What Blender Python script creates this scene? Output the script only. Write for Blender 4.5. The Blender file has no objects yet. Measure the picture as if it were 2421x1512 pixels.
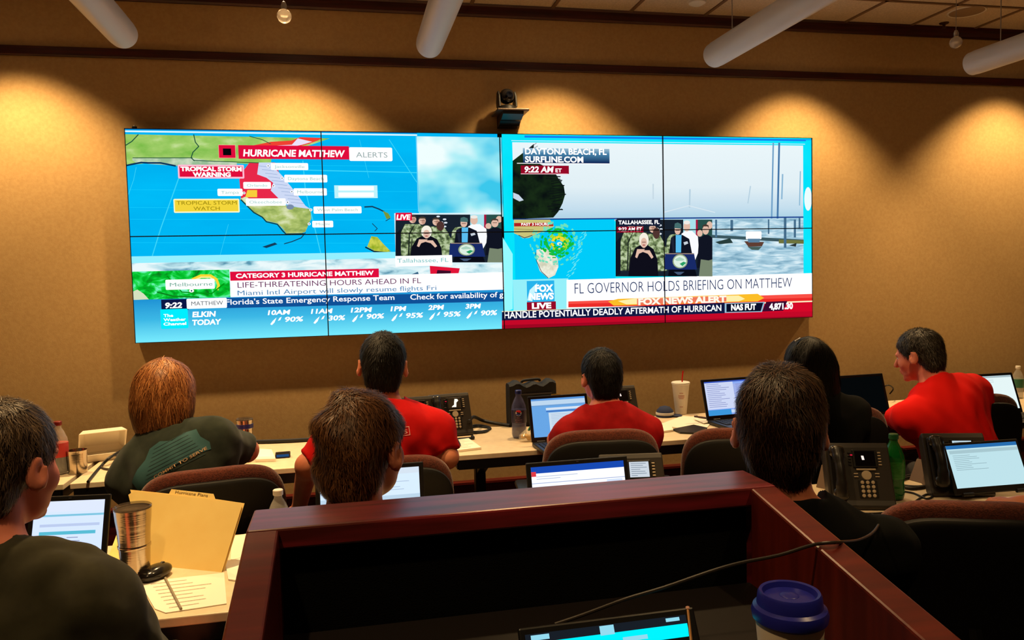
import bpy, bmesh, math, random
import numpy as np
from mathutils import Vector, Matrix, Euler
random.seed(7); RNG = np.random.default_rng(11)
SC = bpy.context.scene
COL = SC.collection
PI = math.pi; DBG = False

# ---------------------------------------------------------------- camera
CAM = np.array([1.116, -4.707, 1.54])
YAW, PITCH, ROLL, FPX = .209, -.057, -.024, 1861.0
def _basis():
    cy, sy, cp, sp, cr, sr = math.cos(YAW), math.sin(YAW), math.cos(PITCH), math.sin(PITCH), math.cos(ROLL), math.sin(ROLL)
    f = np.array([sy*cp, cy*cp, sp]); rt = np.array([cy, -sy, 0]); up = np.cross(rt, f)
    return cr*rt+sr*up, -sr*rt+cr*up, f
RT, UP, FW = _basis()
cam = bpy.data.cameras.new('camera'); camo = bpy.data.objects.new('camera', cam); COL.objects.link(camo)
cam.sensor_width = 36; cam.lens = FPX/2421*36; cam.clip_start = .02
M = Matrix(((RT[0], UP[0], -FW[0], CAM[0]), (RT[1], UP[1], -FW[1], CAM[1]), (RT[2], UP[2], -FW[2], CAM[2]), (0, 0, 0, 1)))
camo.matrix_world = M
SC.camera = camo
# ---------------------------------------------------------------- world, exposure
w = bpy.data.worlds.new('world'); SC.world = w; w.use_nodes = True
w.node_tree.nodes['Background'].inputs[0].default_value = (.02, .02, .022, 1)
w.node_tree.nodes['Background'].inputs[1].default_value = 0.3
SC.view_settings.view_transform = 'Standard'; SC.view_settings.look = 'None'
SC.view_settings.exposure = 0.0; SC.view_settings.gamma = 1; SC.view_settings.use_curve_mapping = False
WARM = (1, .66, .30)
CEIL = 3.125
def spot(x, y, power, size=97, blend=.55, rad=.035, tilt=0, col=WARM):
    l = bpy.data.lights.new('downlight_lamp', 'SPOT'); l.energy = power; l.color = col
    l.spot_size = math.radians(size); l.spot_blend = blend; l.shadow_soft_size = rad
    o = bpy.data.objects.new('downlight_lamp', l); COL.objects.link(o); o.location = (x, y, CEIL-.02)
    o.rotation_euler = (tilt, 0, 0)
    return o
WASH = [(-.52, -.54), (.87, -.54), (2.36, -.54), (3.98, -.54), (5.55, -.54)]
ROWL = [(.6, -2.15, 270), (1.7, -2.5, 115), (2.95, -2.4, 190), (.5, -4.1, 85), (2.6, -4.1, 50), (4.6, -3.3, 30)]
for i, (x, y) in enumerate(WASH): spot(x, y, (200, 172, 152, 165, 180)[i])
for x, y, p in ROWL: spot(x, y, p, 74 if y > -3 else 96, .7)

# ---------------------------------------------------------------- unprojection of measured points onto real planes
def ray(px, py): return ((px-1210.5)/FPX)*RT-((py-756)/FPX)*UP+FW
def at(px, py, z=.74):
    d = ray(px, py); return CAM+d*(z-CAM[2])/d[2]
def aty(px, py, y):
    d = ray(px, py); return CAM+d*(y-CAM[1])/d[1]
def atd(px, py, dep): return CAM+ray(px, py)*dep

# ---------------------------------------------------------------- materials
def lin(c):
    return tuple(((v/255)/12.92 if v/255 <= .04045 else ((v/255+.055)/1.055)**2.4) for v in c)
MATS = {}
def mat(name, c, rough=.5, metal=0., spec=.5, noise=None, bump=None, alpha=None, trans=0., ior=1.45, sheen=0., coat=0., srgb=True):
    if name in MATS: return MATS[name]
    m = bpy.data.materials.new(name); MATS[name] = m; m.use_nodes = True
    nt = m.node_tree; b = nt.nodes['Principled BSDF']; L = nt.links
    col = lin(c) if srgb else c
    b.inputs['Base Color'].default_value = (*col, 1)
    b.inputs['Roughness'].default_value = rough; b.inputs['Metallic'].default_value = metal
    b.inputs['Specular IOR Level'].default_value = spec
    b.inputs['Transmission Weight'].default_value = trans; b.inputs['IOR'].default_value = ior
    b.inputs['Sheen Weight'].default_value = sheen; b.inputs['Coat Weight'].default_value = coat; b.inputs['Coat Roughness'].default_value = .32
    if alpha is not None: b.inputs['Alpha'].default_value = alpha
    if noise or bump:
        tc = nt.nodes.new('ShaderNodeTexCoord')
    if noise:   # (colour2, scale(vec or number), detail)
        c2, sc, det = noise
        mp = nt.nodes.new('ShaderNodeMapping'); mp.inputs['Scale'].default_value = sc if hasattr(sc, '__len__') else (sc,)*3
        n = nt.nodes.new('ShaderNodeTexNoise'); n.inputs['Scale'].default_value = 1; n.inputs['Detail'].default_value = det
        r = nt.nodes.new('ShaderNodeValToRGB'); r.color_ramp.elements[0].position = .35; r.color_ramp.elements[1].position = .65
        r.color_ramp.elements[0].color = (*col, 1); r.color_ramp.elements[1].color = (*lin(c2), 1)
        L.new(tc.outputs['Object'], mp.inputs[0]); L.new(mp.outputs[0], n.inputs['Vector']); L.new(n.outputs['Fac'], r.inputs[0])
        L.new(r.outputs[0], b.inputs['Base Color'])
    if bump:
        sc, st = bump
        mp = nt.nodes.new('ShaderNodeMapping'); mp.inputs['Scale'].default_value = sc if hasattr(sc, '__len__') else (sc,)*3
        n = nt.nodes.new('ShaderNodeTexNoise'); n.inputs['Scale'].default_value = 1; n.inputs['Detail'].default_value = 3
        bp = nt.nodes.new('ShaderNodeBump'); bp.inputs['Strength'].default_value = st; bp.inputs['Distance'].default_value = .004
        L.new(tc.outputs['Object'], mp.inputs[0]); L.new(mp.outputs[0], n.inputs['Vector']); L.new(n.outputs['Fac'], bp.inputs['Height']); L.new(bp.outputs[0], b.inputs['Normal'])
    return m
def em(c, s=1.0):
    """a colour shown on a lit display"""
    name = 'display_%d_%d_%d' % tuple(c)+('' if s == 1 else '_%d' % int(s*100))
    if name in MATS: return MATS[name]
    m = bpy.data.materials.new(name); MATS[name] = m; m.use_nodes = True; nt = m.node_tree
    nt.nodes.remove(nt.nodes['Principled BSDF']); e = nt.nodes.new('ShaderNodeEmission')
    e.inputs[0].default_value = (*lin(c), 1); e.inputs[1].default_value = s
    nt.links.new(e.outputs[0], nt.nodes['Material Output'].inputs[0]); return m
def emn(name, stops, scale, detail=4, dist=0., s=1.0, grad=None):
    """a picture area on a lit display: noise (or vertical blend) through a colour ramp"""
    if name in MATS: return MATS[name]
    m = bpy.data.materials.new(name); MATS[name] = m; m.use_nodes = True; nt = m.node_tree; L = nt.links
    nt.nodes.remove(nt.nodes['Principled BSDF']); e = nt.nodes.new('ShaderNodeEmission'); e.inputs[1].default_value = s
    tc = nt.nodes.new('ShaderNodeTexCoord'); mp = nt.nodes.new('ShaderNodeMapping'); r = nt.nodes.new('ShaderNodeValToRGB')
    L.new(tc.outputs['Object'], mp.inputs[0])
    if grad:
        sx = nt.nodes.new('ShaderNodeSeparateXYZ'); mr = nt.nodes.new('ShaderNodeMapRange'); L.new(tc.outputs['Object'], sx.inputs[0])
        L.new(sx.outputs[grad[2]], mr.inputs[0]); mr.inputs[1].default_value = grad[0]; mr.inputs[2].default_value = grad[1]; L.new(mr.outputs[0], r.inputs[0])
    else:
        n = nt.nodes.new('ShaderNodeTexNoise'); n.inputs['Scale'].default_value = 1; n.inputs['Detail'].default_value = detail; n.inputs['Distortion'].default_value = dist
        mp.inputs['Scale'].default_value = scale; L.new(mp.outputs[0], n.inputs['Vector']); L.new(n.outputs['Fac'], r.inputs[0])
    cr = r.color_ramp
    while len(cr.elements) < len(stops): cr.elements.new(.5)
    for el, (p, c) in zip(cr.elements, stops): el.position = p; el.color = (*lin(c), 1)
    L.new(r.outputs[0], e.inputs[0]); L.new(e.outputs[0], nt.nodes['Material Output'].inputs[0]); return m

# ---------------------------------------------------------------- mesh helpers
class MB:
    def __init__(s, T=None): s.v = []; s.f = []; s.m = []; s.T = T; s.ci = 0
    def add(s, vs, fs):
        o = len(s.v); T = s.T
        for p in vs:
            p = Vector([float(q) for q in p]); s.v.append(T @ p if T else p)
        for f in fs: s.f.append([i+o for i in f]); s.m.append(s.ci)
        return s
    def box(s, c, d, R=None):
        x, y, z = [q/2 for q in d]; vs = []
        for sx in (-1, 1):
            for sy in (-1, 1):
                for sz in (-1, 1):
                    p = Vector((sx*x, sy*y, sz*z)); p = (R @ p) if R else p; vs.append(p+Vector([float(q) for q in c]))
        return s.add(vs, [(0, 1, 3, 2), (4, 6, 7, 5), (0, 4, 5, 1), (2, 3, 7, 6), (0, 2, 6, 4), (1, 5, 7, 3)])
    def rbox(s, c, d, r=.004, R=None):
        """box with chamfered edges"""
        x, y, z = [q/2 for q in d]; r = min(r, x*.9, y*.9, z*.9); c = Vector([float(q) for q in c])
        b = bmesh.new(); bmesh.ops.create_cube(b, size=1)
        for v in b.verts: v.co = Vector((v.co.x*2*x, v.co.y*2*y, v.co.z*2*z))
        bmesh.ops.bevel(b, geom=b.edges[:], offset=r, segments=2, affect='EDGES', profile=.5)
        b.verts.index_update(); vs = [((R @ v.co) if R else v.co)+c for v in b.verts]; fs = [[v.index for v in f.verts] for f in b.faces]
        b.free(); return s.add(vs, fs)
    def lathe(s, prof, n=32, c=(0, 0, 0), R=None):
        vs = []; fs = []; c = Vector([float(q) for q in c]); k = len(prof)
        for i in range(n):
            a = 2*PI*i/n
            for r, z in prof:
                p = Vector((r*math.cos(a), r*math.sin(a), z)); vs.append(((R @ p) if R else p)+c)
        for i in range(n):
            j = (i+1) % n
            for q in range(k-1): fs.append((i*k+q, j*k+q, j*k+q+1, i*k+q+1))
        if prof[0][0] > 1e-6: fs.append([i*k for i in range(n)][::-1])
        if prof[-1][0] > 1e-6: fs.append([i*k+k-1 for i in range(n)])
        return s.add(vs, fs)
    def tube(s, pts, r, n=8, smooth=4):
        P = [Vector([float(q) for q in p]) for p in pts]
        if smooth > 1 and len(P) > 2:
            Q = []
            for i in range(len(P)-1):
                p0 = P[max(i-1, 0)]; p1 = P[i]; p2 = P[i+1]; p3 = P[min(i+2, len(P)-1)]
                for k in range(smooth):
                    t = k/smooth; Q.append(.5*((2*p1)+(p2-p0)*t+(2*p0-5*p1+4*p2-p3)*t*t+(3*p1-p0-3*p2+p3)*t**3))
            P = Q+[P[-1]]
        vs = []; fs = []; prev = Vector((0, 0, 1))
        for i, p in enumerate(P):
            t = (P[min(i+1, len(P)-1)]-P[max(i-1, 0)]).normalized()
            a = prev-t*prev.dot(t)
            if a.length < 1e-3: a = Vector((1, 0, 0))-t*t.x
            a.normalize(); b = t.cross(a); prev = a
            rr = r[min(int(i*len(r)/len(P)), len(r)-1)] if hasattr(r, '__len__') else r
            for k in range(n):
                an = 2*PI*k/n; vs.append(p+(a*math.cos(an)+b*math.sin(an))*rr)
        for i in range(len(P)-1):
            for k in range(n): fs.append((i*n+k, i*n+(k+1) % n, (i+1)*n+(k+1) % n, (i+1)*n+k))
        fs.append(list(range(n))[::-1]); fs.append([(len(P)-1)*n+k for k in range(n)])
        return s.add(vs, fs)
    def sq(s, c, d, e1=.3, e2=.5, bend=0., n=40, m=20, R=None, top=None):
        """superellipsoid: outline in XZ (exponent e2), rounded through Y (e1)"""
        vs = []; fs = []; c = Vector([float(q) for q in c]); pw = lambda v, e: math.copysign(abs(v)**e, v)
        for i in range(m+1):
            ph = -PI/2+PI*i/m
            for j in range(n):
                th = 2*PI*j/n
                x = d[0]*pw(math.cos(ph), e1)*pw(math.cos(th), e2); z = d[2]*pw(math.cos(ph), e1)*pw(math.sin(th), e2); y = d[1]*pw(math.sin(ph), e1)
                if top: x *= 1-top*max(z/d[2], 0)**2
                y += bend*x*x; p = Vector((x, y, z)); vs.append(((R @ p) if R else p)+c)
        for i in range(m):
            for j in range(n): fs.append((i*n+j, i*n+(j+1) % n, (i+1)*n+(j+1) % n, (i+1)*n+j))
        return s.add(vs, fs)
    def prism(s, poly, y0, y1, ax='y'):
        n = len(poly); mk = {'y': lambda p, q: (p[0], q, p[1]), 'x': lambda p, q: (q, p[0], p[1]), 'z': lambda p, q: (p[0], p[1], q)}[ax]
        vs = [mk(p, y0) for p in poly]+[mk(p, y1) for p in poly]
        fs = [tuple(range(n)), tuple(range(2*n-1, n-1, -1))]+[(i, i+n, (i+1) % n+n, (i+1) % n) for i in range(n)]
        return s.add(vs, fs)
    def build(s, name, m, parent=None, smooth=False, bevel=0., label=None):
        me = bpy.data.meshes.new(name); me.from_pydata([tuple(v) for v in s.v], [], s.f)
        ms = m if isinstance(m, (list, tuple)) else [m]
        for q in ms: me.materials.append(q)
        if len(ms) > 1: me.polygons.foreach_set('material_index', s.m)
        bm = bmesh.new(); bm.from_mesh(me); bmesh.ops.recalc_face_normals(bm, faces=bm.faces[:]); bm.to_mesh(me); bm.free()
        if smooth:
            me.polygons.foreach_set('use_smooth', [True]*len(me.polygons))
            try: me.set_sharp_from_angle(angle=math.radians(35))
            except Exception: pass
        o = bpy.data.objects.new(name, me); COL.objects.link(o)
        if parent: o.parent = parent
        if bevel:
            b = o.modifiers.new('bevel', 'BEVEL'); b.width = bevel; b.segments = 2; b.limit_method = 'ANGLE'
        if label: o['label'] = label
        return o
def tag(o, label, cat, group=None, kind=None):
    o['label'] = label; o['category'] = cat
    if group: o['group'] = group
    if kind: o['kind'] = kind
    return o
def thing(name, label, cat, loc=(0, 0, 0), rz=0., group=None):
    o = bpy.data.objects.new(name, None); COL.objects.link(o); o.location = [float(q) for q in loc]; o.rotation_euler = (0, 0, rz)
    o.empty_display_size = .05
    return tag(o, label, cat, group)
def kids(o): return [c for c in bpy.data.objects if c.parent == o]
def dup(root, loc, rz, label, group=None):
    r = root.copy(); COL.objects.link(r); r.location = [float(q) for q in loc]; r.rotation_euler = (0, 0, rz); r['label'] = label
    if group: r['group'] = group
    def rec(a, b):
        for ch in kids(a):
            if ch == b: continue
            c = ch.copy(); COL.objects.link(c); c.parent = b; rec(ch, c)
    rec(root, r); return r
def struct(o):
    o['kind'] = 'structure'
    for k in ('label', 'category'):
        if k in o: pass
    return o
def npmesh(name, V, F, mats, parent=None, smooth=True, mi=None):
    me = bpy.data.meshes.new(name); V = np.asarray(V, dtype=np.float32); F = np.asarray(F, dtype=np.int32); k = F.shape[1]
    me.vertices.add(len(V)); me.vertices.foreach_set('co', V.ravel())
    me.loops.add(F.size); me.loops.foreach_set('vertex_index', F.ravel())
    me.polygons.add(len(F)); me.polygons.foreach_set('loop_start', np.arange(0, F.size, k, dtype=np.int32)); me.polygons.foreach_set('loop_total', np.full(len(F), k, dtype=np.int32))
    for q in (mats if isinstance(mats, (list, tuple)) else [mats]): me.materials.append(q)
    if mi is not None: me.polygons.foreach_set('material_index', np.asarray(mi, dtype=np.int32))
    me.polygons.foreach_set('use_smooth', np.full(len(F), smooth)); me.update(calc_edges=True); me.validate()
    o = bpy.data.objects.new(name, me); COL.objects.link(o)
    if parent: o.parent = parent
    return o
_tc = {}
def text_geo(s, bold=0., shear=0.):
    """glyph outlines as triangles: (verts 2D, faces, width, cap height)"""
    key = (s, bold, shear)
    if key in _tc: return _tc[key]
    cu = bpy.data.curves.new('t', 'FONT'); cu.body = s; cu.size = 1; cu.offset = bold; cu.shear = shear; cu.resolution_u = 3
    o = bpy.data.objects.new('t', cu); COL.objects.link(o); dg = bpy.context.evaluated_depsgraph_get(); dg.update()
    me = o.evaluated_get(dg).to_mesh(); v = [(p.co.x, p.co.y) for p in me.vertices]; f = [tuple(p.vertices) for p in me.polygons]
    o.evaluated_get(dg).to_mesh_clear(); COL.objects.unlink(o); bpy.data.objects.remove(o); bpy.data.curves.remove(cu)
    xs = [p[0] for p in v] or [0]; x0 = min(xs); wd = max(xs)-x0
    _tc[key] = ([(a-x0, b) for a, b in v], f, max(wd, 1e-3), .72); return _tc[key]
# ---------------------------------------------------------------- implicit surfaces for bodies, hair and cloth
def rotm(yaw=0, pitch=0, roll=0): return np.array(Euler((pitch, roll, yaw)).to_matrix())
class SDF:
    def __init__(s, lo, hi, h):
        s.lo = np.array(lo, float); s.h = h; s.n = np.ceil((np.array(hi)-s.lo)/h).astype(int)+1
        s.F = np.full(s.n, .07, dtype=np.float32)
        s.ax = [s.lo[i]+h*np.arange(s.n[i]) for i in range(3)]
    def _sub(s, lo, hi, pad=.07):
        a = np.clip(np.floor((np.array(lo)-pad-s.lo)/s.h).astype(int), 0, s.n); b = np.clip(np.ceil((np.array(hi)+pad-s.lo)/s.h).astype(int)+1, 0, s.n)
        if np.any(b <= a): return None, None
        sl = tuple(slice(a[i], b[i]) for i in range(3)); g = np.meshgrid(*[s.ax[i][sl[i]] for i in range(3)], indexing='ij')
        return sl, g
    def _comb(s, sl, d, k, op):
        A = s.F[sl]; d = d.astype(np.float32)
        if op == '+':
            h = np.maximum(k-np.abs(A-d), 0)/k; s.F[sl] = np.minimum(A, d)-h*h*k*.25
        else:
            d = -d; h = np.maximum(k-np.abs(A-d), 0)/k; s.F[sl] = np.maximum(A, d)+h*h*k*.25
    def ell(s, c, r, k=.02, R=None, op='+', infl=0.):
        c = np.array(c, float); r = np.array(r, float)+infl; m = r.max() if R is not None else r
        sl, g = s._sub(c-m, c+m)
        if sl is None: return
        X, Y, Z = g[0]-c[0], g[1]-c[1], g[2]-c[2]
        if R is not None: X, Y, Z = [R[0, i]*X+R[1, i]*Y+R[2, i]*Z for i in range(3)]
        k0 = np.sqrt((X/r[0])**2+(Y/r[1])**2+(Z/r[2])**2); k1 = np.sqrt((X/r[0]**2)**2+(Y/r[1]**2)**2+(Z/r[2]**2)**2)+1e-9
        s._comb(sl, k0*(k0-1)/k1, k, op)
    def cone(s, a, b, ra, rb, k=.02, op='+', infl=0.):
        a = np.array(a, float); b = np.array(b, float); ra += infl; rb += infl; m = max(ra, rb)
        sl, g = s._sub(np.minimum(a, b)-m, np.maximum(a, b)+m)
        if sl is None: return
        ba = b-a; L2 = ba@ba; X, Y, Z = g[0]-a[0], g[1]-a[1], g[2]-a[2]
        t = np.clip((X*ba[0]+Y*ba[1]+Z*ba[2])/L2, 0, 1)
        d = np.sqrt((X-t*ba[0])**2+(Y-t*ba[1])**2+(Z-t*ba[2])**2)-(ra+(rb-ra)*t)
        s._comb(sl, d, k, op)
    def plane_cut(s, p, n, box=None, k=.004):
        """drop what lies on the +n side of a plane"""
        n = np.array(n, float); n /= np.linalg.norm(n); p = np.array(p, float)
        g = np.meshgrid(*s.ax, indexing='ij'); d = (g[0]-p[0])*n[0]+(g[1]-p[1])*n[1]+(g[2]-p[2])*n[2]
        d = d.astype(np.float32)
        if box is not None:
            msk = np.ones(d.shape, bool)
            for i in range(3): msk &= (g[i] > box[0][i]) & (g[i] < box[1][i])
            d = np.where(msk, d, -.1)
        s.F = np.maximum(s.F, d)
    def noise(s, fn):
        g = np.meshgrid(*s.ax, indexing='ij', sparse=True); s.F = s.F+fn(*g).astype(np.float32)
    def val(s, P):
        q = (P-s.lo)/s.h; q = np.clip(q, 0, s.n-1.001); i = q.astype(int); f = q-i; r = 0
        for a in (0, 1):
            for b in (0, 1):
                for c in (0, 1):
                    wt = (f[:, 0] if a else 1-f[:, 0])*(f[:, 1] if b else 1-f[:, 1])*(f[:, 2] if c else 1-f[:, 2])
                    r = r+wt*s.F[i[:, 0]+a, i[:, 1]+b, i[:, 2]+c]
        return r
    def grad(s, P):
        e = s.h*.75; G = np.stack([s.val(P+np.eye(3)[i]*e)-s.val(P-np.eye(3)[i]*e) for i in range(3)], 1)
        return G/(np.linalg.norm(G, axis=1, keepdims=True)+1e-9)
    def mesh(s):
        F = s.F; F = F.copy(); F[0] = F[-1] = .05; F[:, 0] = F[:, -1] = .05; F[:, :, 0] = F[:, :, -1] = .05
        S = F < 0; nx, ny, nz = F.shape; c = np.zeros((nx-1, ny-1, nz-1), np.int8)
        for a in (0, 1):
            for b in (0, 1):
                for d in (0, 1): c += S[a:nx-1+a, b:ny-1+b, d:nz-1+d]
        act = (c > 0) & (c < 8); idx = np.full(c.shape, -1, np.int64); I, J, K = np.nonzero(act); idx[act] = np.arange(len(I))
        acc = np.zeros((len(I), 3)); cnt = np.zeros(len(I)); off = [(a, b, d) for a in (0, 1) for b in (0, 1) for d in (0, 1)]
        V = {o: F[I+o[0], J+o[1], K+o[2]].astype(float) for o in off}
        for o in off:
            for ax in range(3):
                if o[ax] == 0:
                    o2 = tuple(1 if q == ax else o[q] for q in range(3)); A, B = V[o], V[o2]; m = (A < 0) != (B < 0)
                    t = np.where(m, A/np.where(m, A-B, 1), 0)
                    for q in range(3): acc[:, q] += np.where(m, o[q]+(t if q == ax else 0), 0)
                    cnt += m
        P = s.lo+s.h*(np.stack([I, J, K], 1)+acc/cnt[:, None]); Q = []
        for ax in range(3):
            sh = [slice(None)]*3; sh[ax] = slice(0, -1); s2 = [slice(None)]*3; s2[ax] = slice(1, None)
            A = S[tuple(sh)]; B = S[tuple(s2)]; i, j, k = np.nonzero(A != B); u, v = [q for q in range(3) if q != ax]
            G = np.stack([i, j, k], 1); ok = np.ones(len(G), bool)
            for q in (u, v): ok &= (G[:, q] > 0) & (G[:, q] < F.shape[q]-1)
            G = G[ok]; inside = A[G[:, 0], G[:, 1], G[:, 2]]
            def cell(du, dv):
                C = G.copy(); C[:, u] -= du; C[:, v] -= dv; return idx[C[:, 0], C[:, 1], C[:, 2]]
            q4 = np.stack([cell(1, 1), cell(0, 1), cell(0, 0), cell(1, 0)], 1)
            flip = inside if ax != 1 else ~inside
            q4[~flip] = q4[~flip][:, ::-1]; Q.append(q4)
        return P, np.concatenate(Q)
def wig(seed, f, amp, aniso=(1, 1, 1)):
    """smooth folds: a sum of plane waves"""
    r = np.random.default_rng(seed); ws = [(r.normal(size=3)*np.array(aniso), r.uniform(0, 6.28), r.uniform(.6, 1.4)) for _ in range(6)]
    def fn(X, Y, Z):
        t = 0
        for d, p, a in ws:
            d = d/np.linalg.norm(d); t = t+a*np.sin(f*(d[0]*X+d[1]*Y+d[2]*Z)+p+1.2*np.sin(f*.37*(d[1]*X-d[2]*Y+d[0]*Z)+p*2))
        return t*amp/6
    return fn

SKIN = lambda n, c, c2: mat('skin_'+n, c, .5, noise=(c2, 14, 3), spec=.35)
def strands(S, c0, n, length, width, comb, lift, seg=4, seed=1, keep=None, crv=.0):
    r = np.random.default_rng(seed); P0, Q = S.mesh(); A = P0[Q]
    ar = np.linalg.norm(np.cross(A[:, 2]-A[:, 0], A[:, 3]-A[:, 1]), axis=1); pk = r.choice(len(Q), n, p=ar/ar.sum())
    P = A[pk].mean(1)+r.normal(size=(n, 3))*S.h*.3; 
    if keep is not None: P = P[keep(P)]; n = len(P)
    P = P-S.grad(P)*(S.val(P)[:, None]-.0005); L = length*r.uniform(.6, 1.25, n)[:, None]/seg; pts = [P]; jit = r.normal(size=(n, 3))*.38; lf = lift*r.uniform(.3, 1.8, (n, 1))
    for k in range(seg):
        N = S.grad(P); d = comb(P)+jit; t = d-N*np.sum(d*N, 1, keepdims=True); t /= np.linalg.norm(t, axis=1, keepdims=True)+1e-9
        P = P+t*L; N = S.grad(P); P = P-N*(S.val(P)[:, None]-lf*(k+1)/seg); pts.append(P)
    pts = np.stack(pts, 1); V = np.zeros((n, (seg+1)*2, 3)); N0 = S.grad(pts[:, 0])
    for k in range(seg+1):
        T = pts[:, min(k+1, seg)]-pts[:, max(k-1, 0)]; side = np.cross(T, N0); side /= np.linalg.norm(side, axis=1, keepdims=True)+1e-9
        wv = width*(1-.8*(k/seg)**2)*.5; V[:, 2*k] = pts[:, k]-side*wv; V[:, 2*k+1] = pts[:, k]+side*wv
    base = (np.arange(n)*(seg+1)*2)[:, None]; Fq = [base+np.array([2*k, 2*k+1, 2*k+3, 2*k+2]) for k in range(seg)]
    F = np.stack(Fq, 1).reshape(-1, 4); return V.reshape(-1, 3), F, np.repeat(r.integers(0, 3, n), seg)

def person(label, Hw, pel, yaw=0., hyaw=0., hpitch=0., hroll=0., hs=1., sw=.185, bulk=1., arms=(None, None), skin=None, shirt=None, sleeve=.6,
           collar=False, hair='short', hmats=None, h=.0065, nstr=5000, slen=.03, swid=.0016, pants=None, folds=.006, seed=1, hinf=0., hat=None, torso_only=False, drop=.085, tiltsh=0., group='people seated at the tables'):
    root = thing('person', label, 'person', (pel[0], pel[1], 0), yaw, group)
    cy, sy = math.cos(yaw), math.sin(yaw)
    loc = lambda p: np.array([cy*(p[0]-pel[0])+sy*(p[1]-pel[1]), -sy*(p[0]-pel[0])+cy*(p[1]-pel[1]), p[2]])
    Hc = loc(Hw); RH = rotm(hyaw, hpitch, hroll); hp = lambda x, y, z: Hc+RH @ (np.array([x, y, z])*hs); he = lambda r: np.array(r)*hs
    P0 = np.array([0, 0, .53]); N = Hc+RH @ np.array([0, -.035, -.15])*hs+np.array([0, -.005, -.015]); up = (N-P0)/np.linalg.norm(N-P0)
    xr = np.array([1., 0, 0]); fy = np.cross(up, xr); fy = fy/np.linalg.norm(fy); xr = np.cross(fy, up); RB = np.stack([xr, fy, up], 1)
    lp = lambda t, y=0.: P0+(N-P0)*t+fy*y
    sh = [N+xr*sg*sw-up*(drop+sg*tiltsh)+fy*.0 for sg in (-1, 1)]; arm = []
    for i, sg in enumerate((-1, 1)):
        a = arms[i]
        if a is None: el = sh[i]+np.array([sg*.05, .10, -.25]); wr = el+np.array([-sg*.04, .25, .0]); wr[2] = .79; el[2] = max(el[2], .74)
        else: el, wr = loc(a[0]), loc(a[1])
        arm.append((sh[i], el, wr))
    allp = [P0-.2, P0+.2, np.array([-.28, .62, 0]), np.array([.28, .0, 0]), Hc-.15, Hc+.15]+[q+e for ar in arm for q in ar for e in (-.13, .13)]+[q for ar in arm for q in (ar[2]+(ar[2]-ar[1])*.9,)]
    lo = np.min(allp, 0)-.05; hi = np.max(allp, 0)+.05; lo[2] = .40
    B = SDF(lo, hi, h)
    def torso(S, infl=0.):
        S.ell(P0, (.165*bulk, .125*bulk, .12), .04, RB, infl=infl); S.ell(lp(.36, .01), (.145*bulk, .118*bulk, .17), .06, RB, infl=infl)
        S.ell(lp(.68, .0), (.160*bulk, .108*bulk, .165), .05, RB, infl=infl); S.ell(lp(.82, -.012), (.15*bulk, .085*bulk, .10), .05, RB, infl=infl)
        for i in (0, 1):
            S.cone(lp(.975, -.01)+xr*(-.03, .03)[i], sh[i]+up*.012, .046*bulk**.5, .040*bulk, .06, infl=infl)
            S.cone(sh[i]-up*.004, sh[i]-up*.05-xr*(-.02, .02)[i], .050*bulk, .055*bulk, .05, infl=infl)
    def armf(S, i, t=1., infl=0., k=.025):
        s0, e0, w0 = arm[i]; b = .9+.1*bulk
        if t <= .6: S.cone(s0, s0+(e0-s0)*t/.6, .053*b, .053*b-.012*t/.6, k, infl=infl)
        else: S.cone(s0, e0, .053*b, .041*b, k, infl=infl); S.cone(e0, e0+(w0-e0)*(t-.6)/.4, .041*b, .041*b-.014*(t-.6)/.4, k, infl=infl)
    torso(B)
    for i in (0, 1): armf(B, i)
    nk = hp(0, -.03, -.06); B.cone(N-up*.03+fy*.0, nk, .062*bulk**.5, .056*hs, .03)
    # head
    B.ell(hp(0, -.012, .03), he((.075, .096, .086)), .02, RH); B.ell(hp(0, -.05, -.005), he((.062, .05, .06)), .02, RH)
    B.ell(hp(0, .035, -.02), he((.062, .06, .085)), .02, RH); B.ell(hp(0, .045, -.075), he((.048, .045, .038)), .02, RH)
    for sg in (-1, 1): B.ell(hp(sg*.036, .062, -.03), he((.026, .024, .028)), .015, RH)
    B.ell(hp(0, .08, .02), he((.048, .018, .012)), .012, RH); B.cone(hp(0, .092, .008), hp(0, .114, -.028), .009, .013, .01)
    B.ell(hp(0, .093, -.055), he((.025, .012, .006)), .006, RH); B.ell(hp(0, .092, -.067), he((.022, .012, .007)), .006, RH); B.ell(hp(0, .08, -.098), he((.022, .018, .016)), .012, RH)
    for sg in (-1, 1):
        B.ell(hp(sg*.031, .105, .002), he((.017, .013, .010)), .006, RH, op='-')
        RE = RH @ rotm(sg*-.45, .12, 0); B.ell(hp(sg*.085, -.008, -.012), he((.010, .021, .034)), .006, RE)
        B.ell(hp(sg*.096, -.003, -.006), he((.010, .012, .020)), .005, RE, op='-'); B.ell(hp(sg*.082, .006, -.018), he((.009, .008, .012)), .006, RE)
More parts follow.
